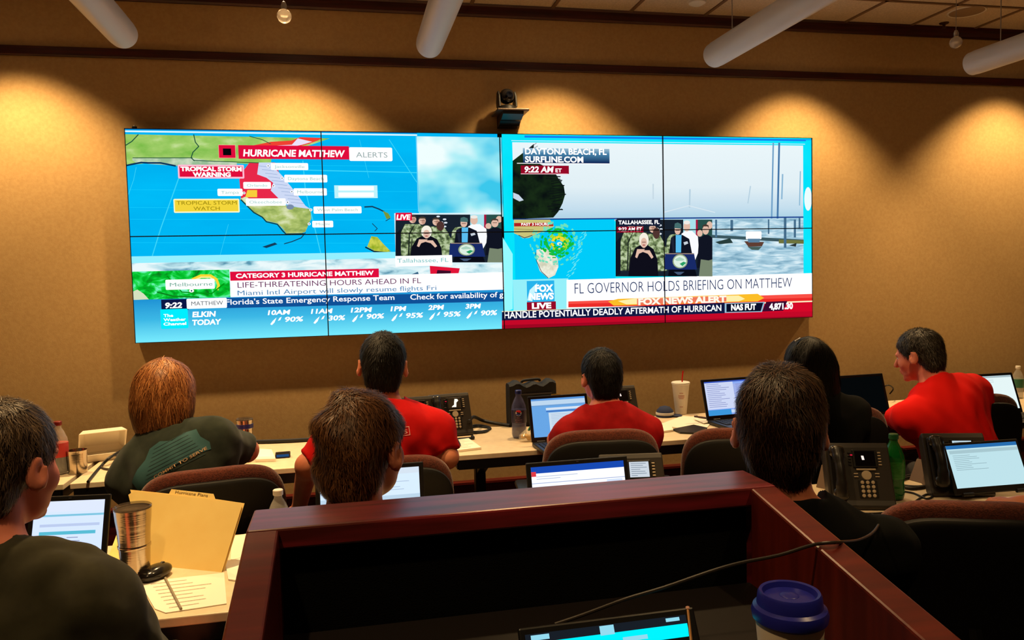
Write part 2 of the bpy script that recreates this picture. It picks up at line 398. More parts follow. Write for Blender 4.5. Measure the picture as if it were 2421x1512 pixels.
    # hands
    for i, sg in enumerate((-1, 1)):
        s0, e0, w0 = arm[i]; d = (w0-e0); d[2] *= .35; d = d/np.linalg.norm(d); sd = np.cross(d, [0, 0, 1.]); sd /= np.linalg.norm(sd); dn = np.array([0, 0, -1.])
        RHd = np.stack([sd, d, -dn], 1); pc = w0+d*.045; B.ell(pc, (.040, .052, .016), .015, RHd); B.cone(w0-d*.02, w0+d*.02, .027, .026, .02)
        for q in range(4):
            off = (q-1.5)*.0195; k0 = w0+d*(.082-.004*abs(q-1.5))+sd*off+dn*-.002; ln = (.036, .042, .039, .030)[q] if sg > 0 else (.030, .039, .042, .036)[q]
            f = d*.93+dn*.32+sd*off*.8; k1 = k0+f*ln; f2 = d*.6+dn*.75; k2 = k1+f2*ln*.62; f3 = d*.35+dn*.9; k3 = k2+f3*ln*.42
            B.cone(k0-d*.012, k1, .0098, .0088, .004); B.cone(k1, k2, .0088, .0082, .003); B.cone(k2, k3, .0082, .0072, .003)
        t0 = w0+d*.028-sd*sg*.028; t1 = t0+(d*.55-sd*sg*.8+dn*.2)*.038; t2 = t1+(d*.95-sd*sg*.2+dn*.3)*.03; B.cone(t0, t1, .0135, .0105, .008); B.cone(t1, t2, .0105, .0085, .003)
    if not torso_only:
        for sg in (-1, 1): B.cone(P0+np.array([sg*.085, .03, -.02]), [sg*.11, .43, .5], .085, .062, .03)
        LG = SDF((-.30, -.25, 0), (.30, .72, .62), .011)
    V, Fq = B.mesh(); body = npmesh('body', V, Fq, SKIN(*skin), root)
    # eyes, brows
    for sg in (-1, 1):
        c = hp(sg*.031, .0775, .002); m = MB().lathe([(0, -.0105)]+[(.0105*math.sin(a), -.0105*math.cos(a)) for a in np.linspace(.3, 2.8, 8)]+[(0, .0105)], 14, c, R=Matrix(RH.tolist()) @ Matrix(((1, 0, 0), (0, 0, 1), (0, -1, 0))))
        e = m.build('eye', mat('eye_white', (225, 215, 205), .25), root, True)
        m = MB().lathe([(0, .0096), (.005, .0093), (.005, .0102), (0, .0106)], 14, c, R=Matrix(RH.tolist()) @ Matrix(((1, 0, 0), (0, 0, 1), (0, -1, 0)))); m.build('iris', mat('iris', (60, 42, 30), .2), e, True)
    # hair
    if hair:
        hl = Hc-.17*hs; hh = Hc+.17*hs
        if hair in ('bob', 'long'): hl = hl-np.array([.03, .05, .16 if hair == 'bob' else .38]); hh = hh+np.array([.03, .02, .02])
        G = SDF(hl, hh, h*.85); q = hinf
        G.ell(hp(0, -.015, .034), he((.081+q, .104+q, .090+q)), .02, RH); G.ell(hp(0, -.056, -.01), he((.068+q, .056+q, .066+q)), .02, RH)
        if hair in ('bob', 'long'):
            G.ell(hp(0, -.03, .0), he((.105, .105, .112)), .03, RH); 
            if hair == 'bob':
                G.ell(hp(.0, -.04, -.065), he((.106, .085, .085)), .03, RH); G.ell(hp(0, -.045, -.12), he((.088, .06, .05)), .03, RH); G.plane_cut(hp(0, 0, -.155), RH @ np.array([0, 0, -1.]))
            else:
                G.ell(hp(.02, -.05, -.10), he((.098, .075, .14)), .03, RH); G.ell(hp(.04, -.06, -.24), he((.08, .05, .13)), .04, RH)
            G.ell(hp(0, .12, -.05), he((.070, .085, .115)), .02, RH, op='-'); G.noise(wig(seed, 70, .006, (1, 1, .3)))
        else:
            nrm = np.array([0, .09, -.065]); g1 = np.array([0, .02, -.02])
            G.plane_cut(hp(*g1), RH @ nrm); G.ell(hp(0, -.055, -.055), he((.062, .045, .060)), .025, RH); G.plane_cut(hp(0, .02, -.02-.022*(hair == 'thick')), RH @ np.array([0, .075, -.08]))
            for sg in (-1, 1): G.ell(hp(sg*.094, .004, -.018), he((.030, .026, .038)), .008, RH, op='-')
            G.noise(wig(seed, 75 if hair == 'thick' else 150, .011 if hair == 'thick' else .003, (1, 1, 1)))
        V1, F1 = G.mesh(); crown = hp(.01, -.05, .11); gdn = RH @ np.array([0, -.2, -.6])
        if hair == 'thick': gdn = RH @ np.array([.25, -.15, -.5])
        cb = lambda P: (P-crown)/(np.linalg.norm(P-crown, axis=1, keepdims=True)+.02)+gdn
        V2, F2, mi = strands(G, Hc, nstr, slen, swid, cb, .006 if hair == 'thick' else .0045, 4, seed)
        V = np.concatenate([V1, V2]); F = np.concatenate([F1, F2+len(V1)])
        npmesh('hair', V, F, hmats, root, True, np.concatenate([np.zeros(len(F1), int), mi]))
    # shirt
    S = SDF(lo, np.array([hi[0], hi[1], N[2]+.12]), h); torso(S, .012)
    for i in (0, 1): armf(S, i, sleeve, .013, .03)
    if sleeve <= .6:
        for i in (0, 1):
            s0, e0, w0 = arm[i]; d = (e0-s0)/np.linalg.norm(e0-s0); p = s0+(e0-s0)*sleeve/.6
            S.plane_cut(p, d, (p-.085, p+.085))
    na = N-up*.03; nv = nk-na; nv = nv/np.linalg.norm(nv); ln_ = .062 if collar else .042; bx_ = np.array([.085, .085, .0])
    S.cone(na-nv*.02, na+nv*(ln_+.03), .076*bulk**.5, .064, .03)
    S.plane_cut(na+nv*ln_, nv+fy*.35, (N-np.array([.085, .085, .03]), N+np.array([.085, .085, .2])))
    S.cone(na+nv*.02, na+nv*.2, .0565, .0565, .002, op='-')
    S.noise(wig(seed+5, 34, folds*1.5, (1, 1, .6))); S.noise(wig(seed+9, 85, folds*.6, (1, 1, .5))); S.F = S.F-np.float32(folds*.45)
    V, Fq = S.mesh(); cloth = npmesh('shirt', V, Fq, shirt, root)
    if collar:
        q = nv.tolist(); Rc = Vector((0, 0, 1)).rotation_difference(Vector(q)).to_matrix(); o_ = na+nv*(ln_-.002)
        MB().lathe([(.062, .006), (.066, .012), (.073, .009), (.088, -.020), (.099, -.044), (.094, -.047), (.078, -.012), (.062, .006)], 36, tuple(o_), R=Rc).build('collar', shirt, root, True)
    if not torso_only:
        for sg in (-1, 1):
            LG.cone(P0+np.array([sg*.085, .03, -.02]), [sg*.11, .43, .5], .099, .075, .03); LG.cone([sg*.11, .43, .5], [sg*.11, .40, .08], .075, .055, .02)
        LG.ell(P0-np.array([0, 0, .01]), (.178*bulk, .138*bulk, .10), .03); LG.plane_cut((0, 0, .6), (0, 0, 1))
        V, Fq = LG.mesh(); npmesh('trousers', V, Fq, pants or mat('dark_trousers', (28, 28, 34), .85), root)
        for sg in (-1, 1):
            q = SDF((sg*.11-.08, .26, -.03), (sg*.11+.08, .66, .16), .01); q.ell((sg*.11, .46, .04), (.05, .14, .045), .02); q.ell((sg*.11, .39, .07), (.045, .06, .06), .02); q.plane_cut((0, 0, .004), (0, 0, -1))
            V, Fq = q.mesh(); npmesh('shoe', V, Fq, mat('shoe_black', (18, 16, 15), .5), root)
    return root, S, RB, N, P0, fy, xr, up
def prnt(S, root, items, C, xr, up, fy, mats, name='print'):
    """a printed motif laid on the cloth: items are (verts2D, faces, material index); C is its centre behind the back"""
    V = []; F = []; MI = []
    for vs, fs, mi in items:
        bm = bmesh.new(); vv = [bm.verts.new((a, b, 0)) for a, b in vs]
        for f in fs:
            try: bm.faces.new([vv[i] for i in f])
            except ValueError: pass
        bmesh.ops.triangulate(bm, faces=bm.faces[:])
        for _ in range(5):
            es = [e for e in bm.edges if e.calc_length() > .012]
            if not es: break
            bmesh.ops.subdivide_edges(bm, edges=es, cuts=1); bmesh.ops.triangulate(bm, faces=bm.faces[:])
        bm.verts.index_update(); o = len(V)
        for v in bm.verts: V.append(C+xr*v.co.x+up*v.co.y)
        for f in bm.faces: F.append([v.index+o for v in f.verts]); MI.append(mi)
        bm.free()
    V = np.array(V); MI = np.array(MI); lay = np.zeros(len(V)); 
    for f, m_ in zip(F, MI):
        for i in f: lay[i] = m_
    for _ in range(60):
        d = S.val(V); V = V+fy*np.clip(d-.0012-lay*.0006, -.01, .01)[:, None]
    npmesh(name, V, np.array(F), mats, root, True, MI)
# ---------------------------------------------------------------- room
WY = -.06; XL, XR, YB = -3.0, 8.2, -8.0
paint = mat('wall_paint', (190, 158, 110), .75, noise=((182, 149, 102), 60, 4), bump=(180, .12), spec=.2)
darkwood = mat('dark_trim_wood', (74, 22, 16), .35, noise=((48, 12, 10), (3, 60, 60), 4))
tile = mat('ceiling_tile', (214, 196, 172), .9, noise=((196, 178, 154), 90, 3), bump=(150, .2))
struct(MB().box(((XL+XR)/2, WY+.075, 1.6), (XR-XL, .15, 3.2)).build('wall_front', paint))
struct(MB().box((XL-.075, YB/2, 1.6), (.15, -YB, 3.2)).build('wall_left', paint))
struct(MB().box((XR+.075, YB/2, 1.6), (.15, -YB, 3.2)).build('wall_right', paint))
struct(MB().box(((XL+XR)/2, YB-.075, 1.6), (XR-XL, .15, 3.2)).build('wall_back', mat('back_wall_paint', (120, 96, 70), .8)))
struct(MB().box(((XL+XR)/2, YB/2, -.05), (XR-XL, -YB, .1)).build('floor', mat('carpet', (52, 36, 30), .95, noise=((34, 24, 22), 220, 4), bump=(300, .5))))
struct(MB().box(((XL+XR)/2, YB/2, CEIL+.05), (XR-XL, -YB, .1)).build('ceiling', tile))
g = MB(); x = XL
while x < XR: g.box((x, YB/2, CEIL-.002), (.022, -YB, .008)); x += .49
y = WY-.42
while y > YB: g.box(((XL+XR)/2, y, CEIL-.002), (XR-XL, .022, .008)); y -= .61
struct(g.build('trim_3', mat('ceiling_grid', (120, 92, 66), .6)))
struct(MB().prism([(WY, 3.055), (WY-.012, 3.055), (WY-.02, 3.065), (WY-.02, 3.112), (WY-.03, 3.124), (WY, 3.124)], XL, XR, 'x').build('trim_1', darkwood))
struct(MB().prism([(WY, 2.752), (WY-.012, 2.752), (WY-.018, 2.758), (WY-.018, 2.796), (WY-.012, 2.802), (WY, 2.802)], XL, XR, 'x').build('trim_2', darkwood))
struct(MB().prism([(WY, 0), (WY-.016, 0), (WY-.016, .285), (WY-.03, .292), (WY-.03, .305), (WY, .312)], XL, XR, 'x').build('baseboard_front', mat('baseboard_wood', (96, 26, 20), .35, noise=((66, 16, 14), (3, 50, 50), 4))))

# ---------------------------------------------------------------- recessed downlights, pendant tubes
def downlight(x, y, label, on=True, grp='recessed ceiling downlights'):
    t = thing('recessed_downlight', label, 'ceiling light', (x, y, CEIL), 0, grp)
    MB().lathe([(.062, -.001), (.085, -.001), (.088, -.005), (.084, -.008), (.066, -.008), (.060, .0), (.062, -.001)], 32).build('trim_ring', mat('white_enamel', (225, 220, 210), .4), t, True)
    MB().lathe([(0, -.003), (.058, -.0035), (.060, -.001), (0, -.001)], 28).build('lens', em((255, 236, 200), 6) if on else mat('white_enamel', (225, 220, 210), .4), t)
    return t
WL = ['recessed downlight washing the wall left of the video wall', 'recessed downlight washing the wall above the hurricane map', 'recessed downlight washing the wall right of the conference camera', 'lit recessed downlight just above the thick pendant tube near the right of the video wall', 'recessed downlight washing the wall at the far right']
for (x, y), l in zip(WASH, WL): downlight(x, y, l, True, None)
for i, (x, y, p) in enumerate(ROWL): downlight(x, y, 'recessed downlight over the seated rows, behind the pendant ends')
tubem = mat('frosted_tube', (196, 190, 186), .45, spec=.5)
for i, ((px, py), lab) in enumerate(zip(((290, 80), (1015, 105), (1690, 130), (2300, 150)),
        ('long white pendant tube light hanging at the upper left corner', 'white pendant tube light hanging left of the conference camera', 'longest white pendant tube light running up over the right of the video wall', 'white pendant tube light entering from the right edge of the ceiling'))):
    e = at(px, py, 2.6); L = 3.3; t = thing('pendant_tube_light', lab, 'ceiling light', (e[0], e[1], 2.6), 0, None)
    R = Matrix.Rotation(PI/2, 3, 'X'); r = .062
    MB().lathe([(0, -.012), (.035, -.01), (.06, -.004), (r*.96, .006), (r, .03), (r, L)], 40, R=R).build('tube_housing', tubem, t, True)
    MB().lathe([(0, 0), (r*.92, 0), (r*.92, .02), (0, .02)], 40, (0, -L, 0), R=R).build('end_cap', mat('white_enamel', (225, 220, 210), .4), t, True)
    for q in (.18, L-.3):
        MB().tube([(0, -q, r*.9), (0, -q, CEIL-2.6)], .0028, 6, 1).build('suspension_wire', mat('steel_wire', (170, 165, 160), .35, .9), t)
        MB().lathe([(0, -.012), (.03, -.01), (.045, 0), (0, 0)], 20, (0, -q, CEIL-2.6)).build('ceiling_rose', mat('white_enamel', (225, 220, 210), .4), t, True)
for (px, py), lab in (((672, 38), 'small clear globe hanging from the ceiling above the hurricane map'), ((2260, 100), 'small clear globe hanging beside the rightmost pendant tube')):
    p = at(px, py, 2.8); t = thing('hanging_globe', lab, 'ceiling fixture', p, 0, 'small clear globes hanging from the ceiling')
    MB().lathe([(0, -.034), (.014, -.031), (.026, -.022), (.034, -.005), (.033, .01), (.024, .024), (.012, .032), (.010, .042)], 28).build('globe', mat('clear_glass', (235, 225, 215), .08, alpha=.35, spec=.8), t, True)
    MB().lathe([(0, .03), (.012, .03), (.014, .05), (.008, .066), (0, .07)], 20).build('collar', mat('steel_wire', (170, 165, 160), .35, .9), t, True)
    MB().lathe([(0, -.004), (.017, -.002), (.017, .002), (0, .004)], 20).build('diffuser_plate', mat('white_enamel', (225, 220, 210), .4), t, True)
    MB().tube([(0, 0, .065), (0, 0, CEIL-2.8)], .002, 6, 1).build('cord', mat('steel_wire', (170, 165, 160), .35, .9), t)
p = at(2286, 27, CEIL); t = thing('ceiling_speaker', 'round ceiling plate set in a tile above the right end of the wall', 'speaker', (p[0], p[1], CEIL))
MB().lathe([(0, -.006), (.085, -.008), (.10, -.004), (.102, 0), (0, 0)], 36).build('grille', mat('grille', (150, 126, 100), .6), t, True)
MB().lathe([(.10, -.004), (.108, -.007), (.112, 0), (.10, 0)], 36).build('rim', mat('white_enamel', (225, 220, 210), .4), t, True)
p = at(2232, 54, CEIL); t = thing('sprinkler_head', 'small dark sprinkler head in the ceiling near the round plate', 'sprinkler', (p[0], p[1], CEIL))
MB().lathe([(0, 0), (.03, 0), (.028, -.006), (.01, -.008), (.008, -.03), (.016, -.034), (0, -.036)], 20).build('body', mat('dull_brass', (90, 62, 36), .4, .7), t, True)
p = at(1648, 2, CEIL); t = thing('smoke_detector', 'round white ceiling disc at the top edge beside a pendant wire', 'smoke detector', (p[0], p[1], CEIL))
MB().lathe([(0, -.028), (.03, -.026), (.05, -.015), (.055, 0), (0, 0)], 28).build('body', mat('white_enamel', (225, 220, 210), .4), t, True)

# ---------------------------------------------------------------- conference camera on its shelf above the screens
blackp = mat('black_plastic', (14, 14, 15), .38); 
a = aty(1143, 268, WY); b = aty(1217, 268, WY)
cx = (a[0]+b[0])/2-.0; sz = 2.49; yc = WY-.10
t = thing('wall_shelf', 'small dark bracket shelf above the video wall under the conference camera', 'shelf', (cx+.045, WY, sz))
MB().rbox((0, -.10, -.006), (.185, .20, .012), .003).build('board', mat('shelf_top', (60, 44, 34), .4), t)
MB().prism([(0, -.012), (-.19, -.012), (-.19, -.03), (-.13, -.052), (-.10, -.055), (-.06, -.075), (0, -.08)], -.06, .06, 'x').build('bracket', blackp, t)
t = thing('conference_camera', 'black motorised conference camera with round head above the video wall', 'camera', (cx+.025, WY-.11, sz+.001), .1)
MB().lathe([(0, 0), (.055, 0), (.058, .006), (.055, .022), (.04, .03), (0, .03)], 32).build('base', blackp, t, True)
for s in (-1, 1): MB().prism([(-.03, .02), (.03, .02), (.034, .05), (.022, .105), (.0, .115), (-.02, .085)], s*.050-.006, s*.050+.006, 'x').build('fork_arm', blackp, t, bevel=.003)
MB().sq((0, 0, .083), (.044, .048, .044), .9, .9).build('camera_head', mat('black_gloss', (24, 22, 22), .18), t, True)
MB().lathe([(0, 0), (.02, 0), (.022, .012), (.016, .016), (0, .012)], 24, (0, -.042, .083), R=Matrix.Rotation(PI/2, 3, 'X')).build('lens', mat('lens_glass', (10, 12, 20), .05), t, True)

# ---------------------------------------------------------------- video wall picture
SY = -.12; Z0 = 1.22; PW, PH = 1.02, .575
def sc(px, py):
    q = aty(px, py, SY); return (q[0], q[2])
IT = []   # (points [(x,z)], faces or None, layer, material)
def R(x0, y0, x1, y1, m, l=1):
    a = sc(x0, y0); b = sc(x1, y1); IT.append(([(a[0], b[1]), (b[0], b[1]), (b[0], a[1]), (a[0], a[1])], [(0, 1, 2, 3)], l, m))
def RR(x0, y0, x1, y1, m, l=1, r=.012):
    a = sc(x0, y0); b = sc(x1, y1); pts = []
    for cx_, cz_, s in ((b[0]-r, a[1]-r, 0), (a[0]+r, a[1]-r, 1), (a[0]+r, b[1]+r, 2), (b[0]-r, b[1]+r, 3)):
        for k in range(4): an = PI/2*(s+k/3); pts.append((cx_+r*math.cos(an), cz_+r*math.sin(an)))
    IT.append((pts, None, l, m))
def P(pts, m, l=1): IT.append(([sc(*p) for p in pts], None, l, m))
def EL(cx, cy, rx, ry, m, l=1, n=20): IT.append(([sc(cx+rx*math.cos(2*PI*k/n), cy+ry*math.sin(2*PI*k/n)) for k in range(n)], None, l, m))
def LN(pts, wpx, m, l=1):
    q = [Vector(sc(*p)) for p in pts]; wd = wpx*.0026*.5
    for a, b in zip(q[:-1], q[1:]):
        d = (b-a).normalized(); n = Vector((-d.y, d.x))*wd; e = d*wd*.4
        IT.append(([tuple(a-n-e), tuple(b-n+e), tuple(b+n+e), tuple(a+n-e)], [(0, 1, 2, 3)], l, m))
def T(s, x0, yb, x1, cap, m, l=3, bold=0., shear=0., y2=None):
    v, f, wd, ch = text_geo(s, bold, shear); a = sc(x0, yb); b = sc(x1, yb); ct = sc(x0, yb-cap); sx = (b[0]-a[0])/wd; sz_ = (ct[1]-a[1])/ch
    IT.append(([(a[0]+p[0]*sx, a[1]+p[1]*sz_) for p in v], f, l, m))
W_ = em((255, 255, 255), 1.1); NV = em((12, 22, 70)); RD = em((225, 12, 60)); CR = em((150, 8, 38)); BK = em((8, 6, 12)); 
ocean = emn('display_ocean', [(.3, (0, 176, 240)), (.7, (0, 190, 250))], (2, 2, 6)); land = emn('display_land', [(.3, (120, 186, 70)), (.55, (160, 205, 104)), (.7, (196, 224, 150))], (9, 9, 18), 5)
flor = emn('display_florida', [(.3, (120, 150, 70)), (.5, (176, 196, 110)), (.7, (226, 232, 190))], (14, 14, 24), 5)
gridl = em((60, 214, 250)); redz = em((232, 40, 74)); lav = em((206, 218, 246)); oceanline = em((10, 120, 170)); dkg = em((30, 84, 60)); dkl = em((20, 60, 90))
sky = emn('display_sky', [(.36, (60, 200, 236)), (.5, (160, 236, 246)), (.62, (240, 255, 255))], (2.2, 2.2, 3.2), 3)
ice = emn('display_surf', [(.33, (90, 150, 176)), (.45, (186, 226, 236)), (.6, (236, 250, 252))], (6, 6, 22), 6, .6)
rad = emn('display_radar', [(.3, (10, 120, 30)), (.45, (0, 190, 40)), (.55, (30, 220, 80)), (.68, (120, 250, 200))], (11, 11, 16), 4, 1.8)
a0 = sc(400, 700); a1 = sc(400, 808)
bluebar = emn('display_bluebar', [(0, (120, 236, 255)), (.5, (60, 184, 230)), (1, (24, 140, 210))], None, grad=(a1[1], a0[1], 'Z'))
# left half: weather map
R(290, 300, 1188, 820, ocean, 0)
for y in (390, 450, 492, 520, 575): LN([(305, y-2), (986, y+3*(y < 500))], .8, em((20, 206, 255)), 1)
LN([(322, 395), (316, 425), (300, 470)], 1, gridl); LN([(452, 320), (430, 400), (380, 540), (360, 605)], 2, gridl); LN([(716, 380), (722, 450), (742, 530), (760, 605)], 2, gridl); LN([(722, 402), (985, 408)], 2, gridl)
LN([(920, 330), (985, 430)], 1.6, gridl); LN([(540, 530), (520, 605)], .8, gridl); LN([(850, 330), (872, 420)], .8, gridl)
R(290, 306, 986, 311.5, em((20, 110, 190)), 1); R(290, 312, 986, 317.5, em((220, 246, 255)), 2)
P([(292, 317), (780, 327), (762, 331), (742, 336), (700, 343), (655, 350), (642, 372), (640, 390), (600, 388), (582, 380), (555, 386), (418, 388), (392, 386), (380, 384), (360, 384), (340, 385), (300, 391)], land, 1)
P([(314, 373), (455, 373), (460, 379), (560, 384), (560, 390), (420, 392), (392, 386), (355, 384), (322, 385), (312, 378)], emn('display_coast', [(.35, (150, 190, 150)), (.6, (214, 226, 200))], (14, 14, 20)), 2)
LN([(314, 373), (455, 373)], 1.6, dkg, 3); LN([(457, 379), (640, 386)], 1.6, dkg, 3); LN([(458, 318), (462, 336), (470, 346), (456, 360), (452, 373), (460, 380)], 2, dkg, 3); LN([(327, 318), (312, 334), (298, 343)], 2, dkg, 3); LN([(590, 322), (620, 330), (640, 340)], 1.5, dkg, 3)
LN([(299, 391), (318, 387), (334, 384), (350, 385), (380, 385), (395, 388), (415, 392)], 3.4, em((6, 50, 90)), 3)
P([(592, 345), (640, 335), (690, 332), (710, 324), (762, 326), (752, 332), (730, 340), (706, 346), (640, 350)], em((240, 66, 50)), 2); P([(652, 344), (690, 342), (704, 327), (738, 335), (714, 342), (690, 347), (655, 348)], em((236, 226, 250)), 3)
P([(590, 384), (650, 384), (630, 394), (645, 430), (690, 478), (640, 480), (612, 472), (570, 470), (570, 458), (572, 445), (566, 425), (574, 405)], redz, 2)
P([(612, 384), (642, 384), (652, 400), (668, 416), (682, 440), (700, 456), (722, 486), (734, 494), (705, 490), (670, 482), (656, 466), (640, 450), (646, 432), (630, 420), (608, 412)], lav, 3)
for k in range(11): LN([(612+k*7.6, 392+k*8.6), (640+k*7.8, 395+k*8.6)], .7, em((120, 150, 200)), 4)
P([(585, 449), (608, 449), (608, 466), (580, 466)], em((248, 206, 60)), 4)
P([(567, 470), (582, 464), (600, 478), (660, 482), (690, 488), (734, 494), (736, 516), (728, 534), (722, 548), (706, 553), (678, 553), (668, 540), (656, 528), (630, 522), (620, 512), (606, 504), (596, 498), (584, 486)], flor, 3)
LN([(570, 472), (584, 486), (600, 502), (620, 513), (630, 524), (656, 530), (668, 545), (676, 553), (718, 552)], 2.6, em((14, 62, 70)), 4); EL(686, 489, 9, 6, em((120, 140, 170)), 4)
LN([(722, 550), (712, 562), (690, 571), (672, 576)], 2, dkl, 2); P([(620, 583), (650, 573), (656, 577), (630, 586)], dkl, 2)
LN([(862, 489), (880, 488), (896, 494), (908, 500)], 3, dkl, 2); P([(905, 498), (918, 504), (924, 514), (914, 518), (912, 508)], em((120, 150, 60)), 2); LN([(912, 522), (922, 516)], 1.6, dkl, 2); LN([(880, 528), (892, 540), (886, 546)], 1.6, dkl, 2)
P([(868, 583), (880, 574), (878, 558), (892, 560), (908, 578), (924, 594), (900, 598), (884, 592)], emn('display_cuba', [(.35, (140, 170, 30)), (.6, (220, 220, 90))], (20, 20, 20)), 2); LN([(864, 584), (884, 594), (926, 598)], 3, em((10, 40, 50)), 3)
def label(x0, y0, x1, y1, s): RR(x0, y0, x1, y1, W_, 5, .006); T(s, x0+9, y1-(y1-y0)*.3, x1-9, (y1-y0)*.42, em((150, 200, 196)), 6)
for q in ((640, 385, 729, 402, 'Jacksonville'), (672, 413, 774, 431, 'Daytona Beach'), (575, 430, 641, 446, 'Orlando'), (514, 446, 574, 463, 'Tampa'), (694, 445, 773, 462, 'Melbourne'), (581, 469, 676, 486, 'Okeechobee'), (741, 488, 855, 504, 'West Palm Beach'), (738, 522, 788, 537, 'Miami')): label(*q)
for x, y in ((634, 392), (667, 421), (647, 439), (577, 456), (690, 453), (680, 478), (735, 496), (731, 529)): EL(x, y, 3.6, 3.2, W_, 5, 10); EL(x, y, 1.5, 1.5, dkl, 6, 8)
R(790, 438, 893, 468, em((190, 244, 252)), 4); R(800, 440, 884, 450, W_, 5); R(800, 455, 884, 465, W_, 5)
R(516, 342, 558, 374, em((250, 170, 150)), 4); R(517, 343, 557, 373, RD, 5); R(527, 351, 547, 367, BK, 6)
R(563, 343, 826, 377, RD, 5); T('HURRICANE MATTHEW', 575, 369, 816, 16, W_, 6, .035, .12); RR(825, 348, 928, 381, W_, 6, .008); T('ALERTS', 842, 372, 916, 13, em((150, 170, 170)), 7)
RR(420, 389, 578, 422, em((255, 190, 214)), 5, .006); R(424, 393, 574, 418, RD, 6); T('TROPICAL STORM', 427, 404, 572, 10, W_, 7, .05); T('WARNING', 456, 417, 546, 10, W_, 7, .05)
RR(410, 470, 567, 502, em((255, 250, 200)), 5, .006); R(413, 473, 564, 499, em((244, 214, 60)), 6); T('TROPICAL STORM', 418, 484, 560, 9, em((150, 130, 10)), 7); T('WATCH', 458, 497, 520, 9, em((150, 130, 10)), 7)
R(985, 322, 1190, 512, sky, 1); R(984, 322, 988.5, 500, em((150, 232, 250)), 2)
R(300, 609, 1192, 646, ice, 2); R(300, 606, 936, 610, em((150, 240, 255)), 3)
R(300, 645, 1192, 700, ice, 1); R(934, 600, 1192, 652, ice, 1)
P([(1016, 628), (1087, 634), (1082, 654), (1018, 656)], em((226, 20, 56)), 3); P([(1034, 638), (1066, 640), (1064, 654), (1030, 655)], em((60, 12, 40)), 4); P([(958, 654), (988, 642), (992, 654)], em((50, 96, 130)), 3)
R(300, 642, 545, 709, rad, 3)
P([(312, 690), (325, 684), (340, 694), (352, 707), (312, 709)], em((214, 226, 190)), 4); LN([(455, 660), (475, 651), (498, 651), (512, 660), (517, 674), (514, 684)], 5, em((250, 216, 50)), 4); LN([(457, 663), (476, 655), (497, 655), (508, 664)], 3, em((255, 240, 150)), 5)
LN([(395, 652), (430, 690), (500, 694), (530, 670)], 2.5, em((0, 150, 20)), 4); LN([(372, 690), (410, 700), (470, 702)], 3, em((10, 130, 30)), 4)
RR(391, 661, 508, 682, W_, 5, .006); T('Melbourne', 402, 677, 503, 9, em((110, 170, 150)), 6); EL(453, 687, 6, 4, W_, 5, 12); EL(453, 687, 2, 2, dkl, 6, 8)
R(544, 658, 1192, 690, W_, 4); R(544, 642, 896, 655, RD, 5)
T('CATEGORY 3 HURRICANE MATTHEW', 558, 657, 884, 10.5, W_, 6, .035); T('LIFE-THREATENING HOURS AHEAD IN FL', 562, 680, 996, 13.5, em((104, 40, 90)), 6, -.002); T("Miami Intl Airport will slowly resume flights Fri", 562, 698, 1032, 12, em((70, 130, 180)), 6, -.002)
R(300, 709, 1192, 820, bluebar, 4); P([(536, 704), (1192, 690), (1192, 712), (536, 728)], em((16, 80, 150)), 5)
R(381, 708, 446, 732, NV, 6); T('9:22', 391, 728, 431, 13, W_, 7, .04, .15); RR(441, 706, 537, 727, W_, 7, .006); T('MATTHEW', 453, 722, 528, 10, em((80, 90, 100)), 8)
RR(379, 731, 446, 775, em((0, 238, 255)), 6, .006)
for k, s in enumerate(('The', 'Weather', 'Channel')): T(s, 387, 749+k*10, (410, 440, 441)[k], 7, W_, 7, .03)
T('ELKIN', 455, 749, 511, 12.5, W_, 7, .04, .1); T('TODAY', 455, 768, 524, 12.5, W_, 7, .04, .1)
T("Florida's State Emergency Response Team", 534, 720, 933, 13, W_, 7, .012); T('Check for availability of g', 970, 708, 1190, 13, W_, 7, .012)
for s, x0, x1, y, pc, px0, px1, py in (('10AM', 633, 687, 744, '90%', 674, 718, 760), ('11AM', 735, 787, 741, '30%', 776, 817, 757), ('12PM', 829, 880, 738, '90%', 867, 909, 753), ('1PM', 923, 961, 735, '95%', 960, 1001, 751), ('2PM', 1012, 1050, 732, '95%', 1049, 1090, 748), ('3PM', 1100, 1137, 729, '90%', 1137, 1176, 745)):
    T(s, x0, y, x1, 11, W_, 7, .035, .15); T(pc, px0, py, px1, 11.5, W_, 7, .03, .15)
    P([(px0-35, py+6), (px0-29, py-2), (px0-20, py-10), (px0-25, py+2), (px0-31, py+8)], W_, 7); P([(px0-17, py-2), (px0-13, py-9), (px0-8, py-12), (px0-11, py-4)], W_, 7)
camo = emn('display_camo', [(.38, (60, 74, 50)), (.5, (128, 150, 100)), (.62, (190, 206, 166))], (42, 42, 52), 3); face1 = em((226, 188, 168)); face2 = em((80, 52, 48)); dark1 = em((16, 20, 34))
